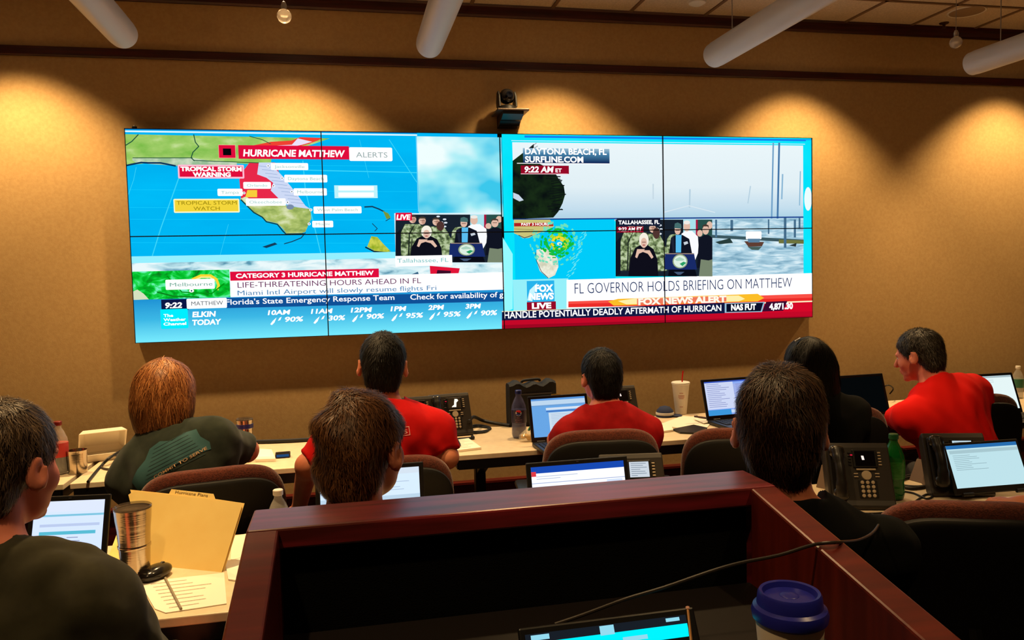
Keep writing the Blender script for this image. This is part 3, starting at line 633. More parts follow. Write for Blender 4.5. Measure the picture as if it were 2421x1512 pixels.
def group_scene(X, Y, sx, sy, full):
    """the press briefing: camouflage uniforms, interpreter in black, governor at a lectern"""
    q = lambda u, v: (X+u*sx, Y+v*sy)
    pl = lambda pts, m, l: P([q(*p) for p in pts], m, l); el = lambda u, v, ru, rv, m, l: EL(*q(u, v), ru*sx, rv*sy, m, l)
    pl([(0, 0), (1, 0), (1, 1), (0, 1)], em((24, 34, 46)), 6); pl([(.70, 0), (.83, 0), (.83, .3), (.70, .3)], em((170, 226, 236)), 7); pl([(.83, 0), (.85, 0), (.85, .3), (.83, .3)], em((170, 20, 60)), 7); pl([(.85, 0), (1, 0), (1, .3), (.85, .3)], em((40, 80, 74)), 7)
    for u, v in ((.40, .04), (.46, .10), (.43, .16), (.47, .17), (.46, .25), (.44, .2)): el(u, v, .017, .018, em((220, 230, 240)), 7)
    for u, v, r, m, bm_ in ((.16, .10, .045, face1, camo), (.25, .13, .045, face1, camo), (.38, .15, .045, face1, camo)):
        pl([(u-.13, .9), (u-.12, .4), (u-.07, v+.1), (u+.07, v+.1), (u+.12, .4), (u+.13, .9)], bm_, 7); pl([(u-.135, .9), (u-.125, .39), (u-.072, v+.085), (u-.07, v+.1), (u-.115, .41), (u-.12, .9)], em((30, 40, 34)), 7.5); pl([(u-.03, .9), (u-.01, .5), (u+.0, .5), (u-.01, .9)], em((60, 70, 52)), 7.6); el(u, v, r*.75, r*1.8, m, 8); el(u+.012, v+.02, r*.4, r*1.2, em((196, 150, 130)), 8.4); pl([(u-.036, v-.01), (u-.034, v-.06), (u-.012, v-.085), (u+.014, v-.085), (u+.034, v-.06), (u+.036, v-.01), (u+.022, v-.045), (u-.022, v-.045)], em((74, 60, 50)), 9); pl([(u-.02, v-.012), (u+.022, v-.012), (u+.022, v-.002), (u-.02, v-.002)], em((120, 84, 74)), 9)
    pl([(.30, .92), (.32, .45), (.38, .33), (.47, .33), (.52, .5), (.53, .9)], camo, 9); el(.42, .24, .036, .10, face2, 10)
    pl([(.0, .4), (.05, .3), (.05, .95), (0, 1)], dark1, 8); pl([(.51, .75), (.53, .35), (.56, .27), (.62, .25), (.66, .35), (.64, .75)], camo, 8)
    pl([(.66, .6), (.68, .25), (.72, .2), (.79, .2), (.85, .3), (.86, .55), (.82, .72), (.75, .6)], em((250, 252, 255)), 9); el(.735, .12, .035, .09, face1, 10); el(.735, .05, .034, .035, em((240, 236, 230)), 11)
    pl([(.55, .6), (.57, .32), (.62, .27), (.69, .27), (.76, .34), (.79, .6)], dark1, 11); pl([(.62, .27), (.68, .27), (.675, .58), (.62, .58)], em((90, 190, 240)), 12); el(.64, .18, .032, .085, face1, 12); pl([(.62, .18), (.66, .18), (.66, .195), (.62, .195)], em((130, 90, 80)), 13); pl([(.57, .33), (.60, .30), (.61, .58), (.59, .58)], em((30, 36, 54)), 12); pl([(.605, .15), (.61, .07), (.64, .05), (.675, .08), (.68, .14), (.67, .16)], em((70, 110, 110)), 13)
    pl([(.70, .40), (.74, .38), (.75, .42), (.71, .45)], em((200, 210, 220)), 12)
    pl([(.84, .85), (.86, .35), (.91, .27), (.96, .27), (1, .32), (1, .85)], dark1, 10); el(.93, .18, .034, .085, face1, 11); pl([(.897, .16), (.90, .10), (.93, .08), (.96, .10), (.963, .16), (.95, .12), (.91, .12)], em((70, 54, 46)), 12); pl([(.91, .165), (.95, .165), (.95, .178), (.91, .178)], em((120, 84, 74)), 12); el(.97, .1, .03, .07, face1, 9); el(.87, .24, .028, .06, face1, 9)
    pl([(.86, 1), (.88, .7), (.96, .72), (1, .7), (1, 1)], em((120, 134, 110)), 10)
    pl([(.51, .6), (.81, .6), (.84, .88), (.50, .88)], em((24, 42, 104)), 13); pl([(.52, .592), (.81, .592), (.81, .61), (.52, .61)], em((150, 130, 120)), 14); el(.665, .735, .078, .125, em((150, 170, 130)), 14); el(.665, .735, .066, .106, em((222, 240, 226)), 15); pl([(.66, .78), (.70, .74), (.73, .76), (.69, .82)], em((40, 160, 100)), 16); pl([(.61, .70), (.66, .66), (.71, .70), (.70, .72), (.63, .73)], em((170, 210, 190)), 16)
    pl([(.54, 1), (.55, .88), (.82, .88), (.84, 1)], em((10, 12, 22)), 13); pl([(.60, .92), (.71, .92), (.67, .97), (.64, .97)], em((70, 90, 120)), 14)
    pl([(.13, 1), (.15, .68), (.2, .5), (.25, .45), (.33, .45), (.39, .52), (.43, .7), (.44, 1)], em((14, 14, 26)), 13); el(.29, .36, .05, .13, em((246, 240, 226)), 14); el(.29, .41, .032, .09, face1, 15); pl([(.27, .39), (.31, .39), (.31, .405), (.27, .405)], em((150, 104, 94)), 16); el(.29, .45, .014, .012, em((180, 90, 90)), 16)
    pl([(.20, .66), (.22, .52), (.30, .52), (.28, .57), (.24, .60), (.22, .68)], face1, 15); pl([(.28, .54), (.35, .54), (.39, .66), (.37, .69), (.33, .6), (.28, .57)], face1, 15)
R(932, 504, 1188, 623, em((220, 244, 252)), 5)
group_scene(935, 507, 252, 113, False)
R(935, 503, 974, 521, RD, 17); T('LIVE', 937, 519, 971, 12, W_, 18, .04, .15); R(934, 605, 1069, 627, W_, 17); T('Tallahassee, FL', 939, 621, 1060, 10, em((110, 190, 190)), 18)
# right half: news channel
cyan = emn('display_cyan', [(.35, (0, 226, 250)), (.7, (20, 236, 255))], (3, 3, 3)); fog = emn('display_fog', [(.0, (150, 200, 222)), (.22, (196, 222, 238)), (.5, (226, 240, 246)), (1, (234, 246, 250))], None, grad=(1.82, 2.3, 'Z'))
R(1186, 316, 1925, 790, cyan, 0); R(1240, 320, 1925, 334, em((20, 130, 240)), 1); P([(1188, 560), (1212, 600), (1212, 730), (1188, 740)], em((150, 250, 255)), 2)
R(1209, 333, 1903, 340, em((232, 244, 255)), 2); R(1211, 336, 1899, 518, fog, 2)
P([(1212, 380), (1230, 366), (1250, 350), (1262, 340), (1256, 362), (1262, 380), (1310, 404), (1322, 425), (1333, 440), (1336, 460), (1330, 480), (1320, 500), (1308, 514), (1212, 518)], emn('display_tree', [(.35, (8, 14, 16)), (.65, (24, 44, 22))], (14, 14, 14)), 3)
for k in range(16): LN([(1300+RNG.uniform(-10, 10), 410+k*6), (1328+RNG.uniform(-6, 12), 408+k*6+RNG.uniform(-4, 4))], 2.5, em((14, 22, 20)), 3)
for k in range(5): LN([(1250, 352+k*6), (1268+k*3, 338+k*7)], 1, em((40, 60, 70)), 3)
P([(1213, 455), (1226, 460), (1238, 473), (1228, 476), (1213, 468)], em((200, 214, 232)), 4)
LN([(1828, 338), (1824, 518)], 4, em((110, 160, 200)), 3); LN([(1842, 338), (1838, 518)], 5, em((70, 120, 170)), 3); LN([(1850, 412), (1848, 470)], 4, em((140, 184, 214)), 3); LN([(1892, 405), (1890, 485)], 3, em((140, 186, 214)), 3); LN([(1631, 448), (1630, 490)], 4, em((184, 210, 226)), 3); LN([(1774, 440), (1768, 480)], 3, em((184, 210, 226)), 3); LN([(1544, 435), (1544, 470)], 3, em((196, 216, 228)), 3); LN([(1568, 502), (1628, 486), (1690, 502)], 2, em((220, 234, 242)), 3)
R(1236, 350, 1441, 387, emn('display_caption', [(0, (16, 40, 90)), (.5, (70, 130, 170)), (1, (190, 222, 236))], None, grad=(2.205, 2.31, 'Z')), 4)
T('DAYTONA BEACH, FL', 1241, 364, 1434, 14, W_, 6, .035); T('SURFLINE.COM', 1241, 383, 1379, 14, W_, 6, .035); R(1222, 385, 1441, 388, em((255, 255, 255)), 5)
R(1231, 391, 1345, 411, CR, 4); T('9:22 AM', 1240, 407, 1309, 14, W_, 6, .035, .15); T('ET', 1313, 407, 1328, 9, W_, 6, .03); R(1231, 410, 1342, 412, em((255, 200, 214)), 5)
P([(1213, 517), (1899, 511.5), (1899, 514.5), (1213, 520)], em((20, 60, 140)), 5)
R(1215, 518, 1455, 659, em((0, 204, 250)), 4)
P([(1215, 519), (1300, 519), (1310, 535), (1276, 550), (1262, 556), (1250, 562), (1236, 563), (1226, 556), (1215, 551)], em((204, 196, 120)), 5); R(1215, 527, 1308, 534, em((176, 34, 34)), 6); T('PAST 3 HOURS', 1232, 533, 1298, 6, W_, 7, .03); LN([(1215, 541), (1262, 543)], .8, em((90, 90, 40)), 6); LN([(1226, 556), (1240, 562), (1258, 556)], 1.6, dkl, 6)
P([(1268, 590), (1290, 586), (1318, 610), (1320, 630), (1312, 650), (1296, 658), (1276, 640), (1268, 616)], emn('display_florida2', [(.35, (206, 206, 180)), (.6, (240, 240, 222))], (30, 30, 30)), 5); LN([(1266, 597), (1268, 616), (1280, 642), (1296, 657)], 1.4, dkl, 6)
r_ = np.random.default_rng(4)
for k in range(230):   # rain bands of the storm
    an = r_.uniform(0, 2*PI); rr = 8+r_.gamma(2.2, 12); ox, oy = 1322, 574
    if rr > 66: rr = r_.uniform(30, 60)
    sp = an+rr*.035; x = ox+rr*math.cos(sp)*.95-rr*.15; y = oy+rr*math.sin(sp)*.85
    if not (1250 < x < 1392 and 521 < y < 655): continue
    L_ = r_.uniform(3, 9); tx, ty = -math.sin(sp)*L_, math.cos(sp)*L_*.85; c = em(((250, 216, 40) if rr < 17 else (160, 224, 40)) if r_.random() < .5 and rr < 26 and y < 590 else ((20, 190, 60) if rr < 42 else (110, 226, 190)))
    LN([(x, y), (x+tx, y+ty)], r_.uniform(2.5, 5.5), c, 7+(k % 3))
EL(1322, 576, 6, 4, em((230, 250, 200)), 11); EL(1323, 577, 2.5, 2, em((40, 160, 200)), 12)
for k in range(40):
    x = 1385-(k*.9)+r_.uniform(-7, 7); y = 545+k*2.7; LN([(x, y), (x-5, y+4)], 1.6, em((110, 232, 240)), 6)
group_scene(1455, 519, 228, 134, True)
R(1457, 516, 1560, 534, em((22, 30, 56)), 17); T('TALLAHASSEE, FL', 1461, 530, 1558, 9, W_, 18, .035); R(1457, 536, 1520, 549, CR, 17); T('9:22 AM ET', 1461, 546, 1517, 8.5, W_, 18, .035, .12)
water = emn('display_water', [(.3, (110, 158, 184)), (.5, (170, 208, 226)), (.66, (220, 240, 248))], (8, 8, 42), 5, .5)
R(1681, 518, 1899, 648, water, 6)
P([(1681, 555), (1899, 566), (1899, 574), (1681, 562)], em((60, 88, 96)), 7); P([(1840, 566), (1899, 568), (1899, 576), (1840, 575)], em((110, 116, 60)), 8)
for x, y0, y1, wd in ((1692, 520, 560, 5), (1729, 521, 545, 7), (1816, 519, 552, 4), (1855, 516, 584, 7), (1878, 520, 560, 6), (1889, 516, 540, 5)): LN([(x, y0), (x, y1)], wd, em((70, 110, 140)), 8)
P([(1690, 572), (1725, 563), (1732, 574), (1700, 577)], em((40, 62, 60)), 8); P([(1758, 570), (1805, 572), (1800, 582), (1768, 583)], em((96, 62, 50)), 9); RR(1762, 547, 1799, 565, W_, 9, .006); P([(1766, 564), (1796, 564), (1794, 573), (1768, 573)], em((90, 130, 160)), 9); P([(1766, 583), (1800, 583), (1792, 591), (1776, 590)], em((70, 96, 90)), 8); P([(1864, 580), (1882, 574), (1880, 583)], em((40, 50, 50)), 9)
R(1212, 661, 1345, 738, em((150, 240, 250)), 4); R(1245, 664, 1311, 712, em((40, 180, 236)), 5); P([(1246, 710), (1252, 685), (1270, 668), (1262, 690), (1258, 712)], em((200, 246, 255)), 6)
T('FOX', 1265, 689, 1308, 16, W_, 7, .05); T('NEWS', 1250, 708, 1309, 15, W_, 7, .05, .1); R(1245, 714, 1314, 731, CR, 7); T('LIVE', 1257, 729, 1303, 13, W_, 8, .05)
P([(1339, 661), (1925, 645), (1925, 712), (1339, 729)], W_, 7); T('FL GOVERNOR HOLDS BRIEFING ON MATTHEW', 1358, 694, 1871, 26, em((16, 44, 96)), 9, -.012)
P([(1343, 712), (1925, 694), (1925, 716), (1343, 726)], em((236, 44, 40)), 8); P([(1343, 712), (1925, 694), (1925, 703), (1343, 718)], em((250, 80, 70)), 9)
P([(1437, 712), (1460, 706), (1790, 694), (1805, 704), (1790, 712), (1450, 722)], em((252, 190, 40)), 10); P([(1460, 711), (1500, 705), (1745, 698), (1760, 706), (1745, 712), (1480, 719)], em((255, 240, 170)), 11)
T('FOX NEWS ALERT', 1508, 720, 1716, 15, em((255, 252, 235)), 13, .05); P([(1505, 706), (1716, 699), (1716, 712), (1505, 720)], em((240, 120, 90)), 12)
P([(1186, 735), (1925, 710), (1925, 713), (1186, 738)], em((255, 244, 200)), 13); P([(1186, 737), (1925, 712), (1925, 800), (1186, 800)], em((214, 8, 40)), 12); P([(1186, 756), (1925, 735), (1925, 800), (1186, 800)], em((196, 8, 40)), 13); P([(1186, 768), (1925, 746), (1925, 800), (1186, 800)], em((160, 6, 34)), 14)
P([(1186, 737), (1712, 715), (1712, 740), (1186, 757)], em((16, 24, 66)), 15)
def TS(s, x0, y0, x1, y1, cap, m, l, bold):   # lettering along a line that the picture tilts
    v, f, wd, ch = text_geo(s, bold); a = sc(x0, y0); b = sc(x1, y1); ct = sc(x0, y0-cap); sx = (b[0]-a[0])/wd; sz_ = (ct[1]-a[1])/ch; k = (b[1]-a[1])/(b[0]-a[0])
    IT.append(([(a[0]+p[0]*sx, a[1]+p[1]*sz_+p[0]*sx*k) for p in v], f, l, m))
TS('HANDLE POTENTIALLY DEADLY AFTERMATH OF HURRICAN', 1191, 752, 1704, 734, 15.5, W_, 16, .02)
P([(1712, 716), (1807, 713), (1800, 737), (1712, 739)], em((150, 190, 214)), 16); P([(1716, 718), (1803, 715), (1797, 735), (1716, 737)], em((10, 14, 40)), 17); T('NAS FUT', 1727, 733, 1786, 13.5, W_, 18, .05)
P([(1810, 713), (1860, 711), (1850, 734), (1800, 736)], em((60, 10, 46)), 17); T('4,871.30', 1817, 731, 1873, 14, W_, 18, .05)
P([(1905, 331), (1925, 331), (1925, 650), (1900, 650)], cyan, 3); EL(1910, 470, 9, 28, em((236, 255, 255)), 4)
# cut the picture into the eight displays
mats_all = []; bmA = bmesh.new()
IT.sort(key=lambda q: q[2])
for rk, (pts, fs, l, m) in enumerate(IT):
    if m not in mats_all: mats_all.append(m)
    mi = mats_all.index(m); y = SY-.0004-rk*.008/len(IT); vs = [bmA.verts.new((p[0], y, p[1])) for p in pts]
    for f in (fs or [tuple(range(len(pts)))]):
        try: fc = bmA.faces.new([vs[i] for i in f]); fc.material_index = mi
        except ValueError: pass
bmesh.ops.triangulate(bmA, faces=[f for f in bmA.faces if len(f.verts) > 4])
rows = ('upper', 'lower'); names = ('leftmost', 'second from the left', 'third from the left', 'rightmost')
what = {(0, 0): 'showing the gulf coast map and storm warnings', (1, 0): 'showing storm map, sky and live briefing top', (2, 0): 'showing the foggy beach, tree and storm radar top', (3, 0): 'showing the foggy mast and pier top',
        (0, 1): 'showing green radar and the channel clock', (1, 1): 'showing the hourly rain forecast', (2, 1): 'showing storm radar and the channel logo', (3, 1): 'showing lectern, boat and market ticker'}
bez = mat('display_bezel', (12, 14, 26), .3)
for r in range(2):
    for c in range(4):
        x0 = c*PW; z0 = Z0+(1-r)*PH; g_ = .0028
        t = thing('video_wall_display', f'{rows[r]} {names[c]} display, {what[(c, r)]}', 'display', (x0+PW/2, SY, z0), 0, 'eight displays of the video wall')
        f = MB()
        f.box((0, .028, PH/2), (PW-.001, .054, PH-.001)); f.build('housing', bez, t)
        f = MB(); 
        for cx_, cz_, sx_, sz_ in ((0, g_/2, PW-.001, g_), (0, PH-g_/2, PW-.001, g_), (-PW/2+g_/2, PH/2, g_, PH-.001), (PW/2-g_/2, PH/2, g_, PH-.001)): f.box((cx_, -.004, cz_), (sx_, .010, sz_))
        f.build('bezel', bez, t)
        b = bmA.copy()
        for co, no in (((x0+g_, 0, 0), (-1, 0, 0)), ((x0+PW-g_, 0, 0), (1, 0, 0)), ((0, 0, z0+g_), (0, 0, -1)), ((0, 0, z0+PH-g_), (0, 0, 1))):
            bmesh.ops.bisect_plane(b, geom=b.verts[:]+b.edges[:]+b.faces[:], plane_co=co, plane_no=no, clear_outer=True)
        loose = [v for v in b.verts if not v.link_faces]; bmesh.ops.delete(b, geom=loose, context='VERTS')
        me = bpy.data.meshes.new('screen')
        for q in mats_all: me.materials.append(q)
        b.to_mesh(me); b.free(); o = bpy.data.objects.new('screen', me); COL.objects.link(o)
        o.parent = t; o.matrix_parent_inverse = Matrix.Translation((-(x0+PW/2), -SY, -z0))
bmA.free()
t = thing('mounting_clip', 'small dark clip on top of the video wall near its left corner', 'clip', (.045, SY+.02, Z0+2*PH)); MB().rbox((0, 0, .008), (.024, .02, .016), .004).build('clip_body', blackp, t)
MB().lathe([(0, 0), (.005, 0), (.004, .006), (0, .007)], 12, (0, 0, .016)).build('screw', mat('steel_wire', (170, 165, 160), .35, .9), t, True)
# ---------------------------------------------------------------- tables
TZ = .74
lam = mat('cream_laminate', (226, 208, 178), .38, spec=.4, noise=((218, 198, 168), 30, 3)); blackm = mat('black_metal', (16, 15, 16), .4, .3)
def table(x0, x1, y0, y1, label, grp):
    t = thing('folding_table', label, 'table', ((x0+x1)/2, (y0+y1)/2, 0), 0, grp); L = x1-x0; D = y1-y0
    MB().rbox((0, 0, TZ-.012), (L-.004, D, .024), .003).build('tabletop', lam, t)
    m = MB()
    for s in (-1, 1): m.box((0, s*(D/2-.012), TZ-.045), (L-.03, .02, .042)); m.box((s*(L/2-.02), 0, TZ-.045), (.02, D-.03, .042))
    m.build('frame', blackm, t)
    for s in (-1, 1):
        x = s*(L/2-.16); m = MB().rbox((x, 0, .37), (.05, .06, .64), .006); m.build('leg', blackm, t)
        MB().rbox((x, 0, .035), (.06, D-.06, .04), .012).build('foot', blackm, t)
        MB().prism([(-.22, TZ-.066), (.22, TZ-.066), (.03, TZ-.16), (-.03, TZ-.16)], x-.02, x+.02, 'x').build('bracket', blackm, t)
    return t
G1 = 'cream folding tables of the front row'; G2 = 'cream folding tables of the second row'
table(-1.55, -.02, -1.255, -.64, 'front row table at far left carrying the white takeaway box and steel cup', G1)
table(0, 1.555, -1.255, -.64, 'front row table under the blue banded tumbler and small phone', G1)
table(1.575, 3.09, -1.25, -.63, 'front row table under the blue soda bottle and white paper cup', G1)
table(3.11, 4.63, -1.22, -.62, 'front row table behind the person with long black hair', G1)
table(4.65, 6.17, -1.22, -.62, 'front row table at far right under the small water bottle', G1)
table(-.62, .935, -2.73, -2.12, 'second row table at left under the manila folder and tall steel tumbler', G2)
table(.955, 2.47, -2.73, -2.12, 'second row table hidden behind the wooden console', G2)
table(2.49, 4.0, -2.73, -2.12, 'second row table at right under desk phones and green bottle', G2)

# ---------------------------------------------------------------- chairs
fab = mat('brown_fabric', (96, 44, 30), .92, noise=((70, 30, 22), 160, 3), bump=((260, 260, 260), .5), sheen=.25, spec=.15); shell = mat('chair_shell', (8, 7, 7), .65, spec=.3)
def make_chair():
    t = thing('office_chair', 'x', 'chair', (0, 0, 0))
    tl = Matrix.Rotation(-.12, 3, 'X').inverted()
    MB().sq((0, -.215, .700), (.238, .034, .232), .55, .52, bend=.55, R=tl, n=56).build('backrest', fab, t, True)
    MB().sq((0, -.250, .675), (.233, .022, .221), .5, .52, bend=.55, R=tl, n=56).build('back_shell', shell, t, True, label='black plastic back shell')
    MB().sq((0, .02, .455), (.235, .24, .045), .9, .5).build('seat', fab, t, True)
    MB().tube([(0, -.25, .60), (0, -.29, .46), (0, -.22, .395), (0, -.05, .39)], .022, 8).build('back_support', blackp, t, True)
    for s in (-1, 1):
        MB().tube([(s*.16, .02, .40), (s*.26, .02, .41), (s*.285, .02, .50), (s*.28, .02, .62)], .016, 8).build('arm_post', blackp, t, True)
        MB().rbox((s*.28, .03, .635), (.075, .24, .028), .012).build('armrest', blackp, t, True)
    MB().lathe([(.03, .16), (.03, .33), (.045, .34), (.05, .40), (0, .41)], 16).build('gas_column', blackm, t, True)
    b = MB()
    for k in range(5):
        a = 2*PI*k/5+.3; b.tube([(0, 0, .15), (.12*math.cos(a), .12*math.sin(a), .135), (.28*math.cos(a), .28*math.sin(a), .085)], [.03, .026, .02, .017], 8)
    b.build('star_base', blackm, t, True)
    for k in range(5):
        a = 2*PI*k/5+.3; MB().lathe([(0, -.022), (.028, -.022), (.032, -.015), (.032, .015), (.028, .022), (0, .022)], 16, (.29*math.cos(a), .29*math.sin(a), .033), R=Matrix.Rotation(a, 3, 'Z') @ Matrix.Rotation(PI/2, 3, 'X')).build('caster', blackp, t, True)
    return t
chs = [((500, 1100), .18, 'brown office chair of the person in the dark green printed shirt'), ((912, 1074), .03, 'brown office chair behind the person in the bright red tee'),
       ((1423, 1010), -.12, 'brown office chair of the person in the dark red polo'), ((1757, 1006), -.3, 'empty brown office chair left of the seated person in black'),
       ((1975, 955), -.25, 'brown office chair below the dark laptop at right'), ((2303, 928), -.12, 'brown office chair behind the person in the red collared shirt at right'),
       ((2292, 1176), -.38, 'large near brown office chair at the lower right')]
ch0 = make_chair(); 
for i, ((px, py), rz, lab) in enumerate(chs):
    p = at(px, py, .935); off = Matrix.Rotation(rz, 3, 'Z') @ Vector((0, .22, 0)); loc = (p[0]+off.x, p[1]+off.y, 0)
    if i == 0: ch0.location = loc; ch0.rotation_euler = (0, 0, rz); ch0['label'] = lab
    else: dup(ch0, loc, rz, lab)

# ---------------------------------------------------------------- wooden console in the foreground
wood = mat('cherry_wood', (112, 34, 22), .34, noise=((86, 22, 16), (3, 40, 3), 5), spec=.5, coat=.35)
woodx = mat('cherry_wood_long', (138, 34, 46), .4, noise=((84, 22, 17), (3, 40, 40), 5), spec=.5, coat=.65)
blackf = mat('black_felt', (7, 8, 9), .95, bump=(400, .4), spec=.1)
RZ = 1.15; A = at(597, 1222, RZ); B_ = at(1758, 1108, RZ); YF = -3.435; YBk = -3.315; xl0, xl1, xr0, xr1 = .952, 1.002, 1.815, 1.866
t = thing('console_desk', 'dark cherry wood console with black felt inside and raised rim in the foreground', 'desk', (0, 0, 0)); SL = .19
MB().prism([(xl0, RZ-.035), (xr1, RZ-.035), (xr1, RZ), (xl0, RZ)], YF, YBk).build('front_cap', woodx, t, bevel=.004)
for a, b, nm in ((xl0, xl1, 'left'), (xr0, xr1, 'right')):
    y1 = -4.35; MB().prism([(YF+.001, RZ-.001), (YF+.001, .0), (y1, .0), (y1, RZ-(YF-y1)*SL)], a, b, 'x').build('side_wing', wood, t, bevel=.004)
MB().box(((xl0+xr1)/2, (YF+YBk)/2+.02, (RZ-.035)/2), (xr1-xl0-.004, .06, RZ-.035)).build('front_panel', woodx, t)
MB().box(((xl0+xr1)/2, YF+.024, (RZ-.036)/2), (xr0-xl1, .014, RZ-.036)).build('felt_lining', blackf, t)
WZ = .975
MB().box(((xl0+xr1)/2, -3.83, WZ-.015), (xr0-xl1-.002, .80, .03)).build('worksurface', mat('dark_laminate', (20, 14, 13), .5), t)

# ---------------------------------------------------------------- desk phones
def make_phone(screen_c, label, loc, rz, shrink=1.):
    t = thing('desk_phone', label, 'desk phone', loc, rz)
    pb = mat('phone_grey', (42, 37, 32), .42); pk = mat('phone_dark', (22, 20, 19), .35); kc = mat('phone_key', (176, 160, 136), .45)
    MB().prism([(-.093, 0), (-.045, 0), (.022, .16), (.018, .19), (.0, .205), (-.012, .19), (-.085, .03), (-.097, .012)], -.105, .105, 'x').build('body', pb, t, bevel=.005)
    th = math.atan2(.16, .073); Fm = Matrix.Translation((0, -.0855, .030)) @ Matrix.Rotation(th, 4, 'X')   # local: x right, y up the face, z out
    def fm(): return MB(Fm)
    L = .175
    h = fm(); h.rbox((-.072, L*.5, .010), (.048, L*.98, .012), .004); h.build('cradle', pk, t)
    h = fm(); h.tube([(-.072, .012, .028), (-.072, .04, .038), (-.072, .085, .044), (-.072, .13, .038), (-.072, .160, .028)], [.021, .019, .016, .016, .019, .021], 12).build('handset', pk, t, True)
    hs_ = kids(t)[-1] if False else None
    for yy in (.018, .158):
        f = fm(); f.sq((-.072, yy, .024), (.025, .021, .016), .8, .7, n=24, m=12); f.build('handset_end', mat('handset_gloss', (40, 34, 28), .22), t, True)
    s = fm().rbox((.022, .138, .003), (.078, .060, .006), .002).build('screen_frame', pk, t)
    f = fm(); f.add([(-.010, .113, .0068), (.054, .113, .0068), (.054, .163, .0068), (-.010, .163, .0068)], [(0, 1, 2, 3)])
    if screen_c == 'logo':
        f.build('screen', mat('unlit_lcd', (60, 54, 46), .2), s)
        g_ = fm(); g_.add([(.006, .118, .0074), (.014, .117, .0074), (.020, .122, .0074), (.022, .130, .0074), (.014, .126, .0074)], [(0, 1, 2, 3, 4)]); g_.add([(.018, .117, .0074), (.030, .117, .0074), (.033, .140, .0074), (.044, .150, .0074), (.040, .158, .0074), (.026, .160, .0074), (.022, .145, .0074)], [(0, 1, 2, 3, 4, 5, 6)]); g_.build('lit_mark', em((250, 244, 226), 1.2), s)
    elif screen_c == 'dark':
        f.build('screen', mat('dark_lcd', (10, 7, 9), .12), s); g_ = fm(); g_.add([(.012, .133, .0074), (.020, .133, .0074), (.018, .147, .0074), (.010, .147, .0074)], [(0, 1, 2, 3)]); g_.build('lit_mark', em((255, 236, 226), 1.1), s)
    else:
        f.build('screen', em(screen_c), s); g_ = fm()
        for k in range(7): g_.add([(-.005, .158-k*.0065, .0074), (-.005+(.05, .04, .052, .03, .046, .05, .02)[k], .158-k*.0065, .0074), (-.005+(.05, .04, .052, .03, .046, .05, .02)[k], .1565-k*.0065, .0074), (-.005, .1565-k*.0065, .0074)], [(0, 1, 2, 3)])
        g_.build('screen_text', em((90, 110, 130)), s)
    fm().rbox((.022, .102, .003), (.062, .006, .004), .0015).build('button_bar', kc, t)
    n_ = fm(); n_.lathe([(0, .004), (.010, .0045), (.015, .004), (.016, 0), (0, 0)], 24, (.022, .083, 0)); n_.build('navigation_pad', kc, t, True)
    kp = fm().rbox((.022, .037, .0005), (.060, .058, .002), .0008).build('keypad', pk, t); k0 = None
    for r in range(4):
        for c in range(3):
            ks = fm(); ks.lathe([(0, .0045), (.0045, .004), (.006, .002), (.006, 0), (0, 0)], 12, (.022+(c-1)*.017, .059-r*.0145, .001)); ks.build('key', kc, kp, True)
    for sg in (-1, 1):
        for r in range(5): fm().rbox((.022+sg*.048, .118+r*.010, .002), (.010, .0045, .003), .001).build('line_button', kc if sg > 0 else pk, t)
        for r in range(2): fm().rbox((.022+sg*.034, .088-r*.010, .002), (.014, .004, .003), .001).build('soft_button', kc, t)
    fm().box((-.020, .150, .004), (.007, .003, .003)).build('message_light', em((220, 30, 60)), t)
    MB().prism([(.05, 0), (.075, 0), (.022, .12), (-.006, .12)], -.07, -.055, 'x').build('stand', mat('stand_grey', (120, 96, 80), .5), t)
    MB().prism([(.05, 0), (.075, 0), (.022, .12), (-.006, .12)], .055, .07, 'x').build('stand', mat('stand_grey', (120, 96, 80), .5), t)
    return t
def place(px, py, z=TZ, dz=.001): p = at(px, py, z); return (p[0], p[1], z+dz)
p = place(1068, 1032); ph0 = make_phone('logo', 'dark grey desk phone with lit mark on its display, right of the red tee', (p[0], p[1]+.09, p[2]), .10)
p = place(2068, 1204); make_phone('dark', 'near black desk phone with round grey keys beside the green bottle', (p[0]-.01, p[1]+.09, p[2]), -.32)
p = at(2240, 1030, .93); make_phone((190, 214, 224), 'desk phone with pale lit display behind the tablet computer at right', (p[0]+.0, p[1]-.02, TZ+.001), -.3)
p = at(1492, 1078, .93); make_phone((206, 216, 226), 'desk phone with pale lit display beside the middle laptop behind the console', (p[0]-.01, p[1]-.02, TZ+.001), -.16)
p = at(975, 942, .935); make_phone('dark', 'desk phone mostly hidden behind the bright red tee', (p[0], p[1], TZ+.001), .1)
p = at(1452, 915, .935); make_phone('dark', 'desk phone mostly hidden behind the dark red polo', (p[0], p[1]-.02, TZ+.001), 0)

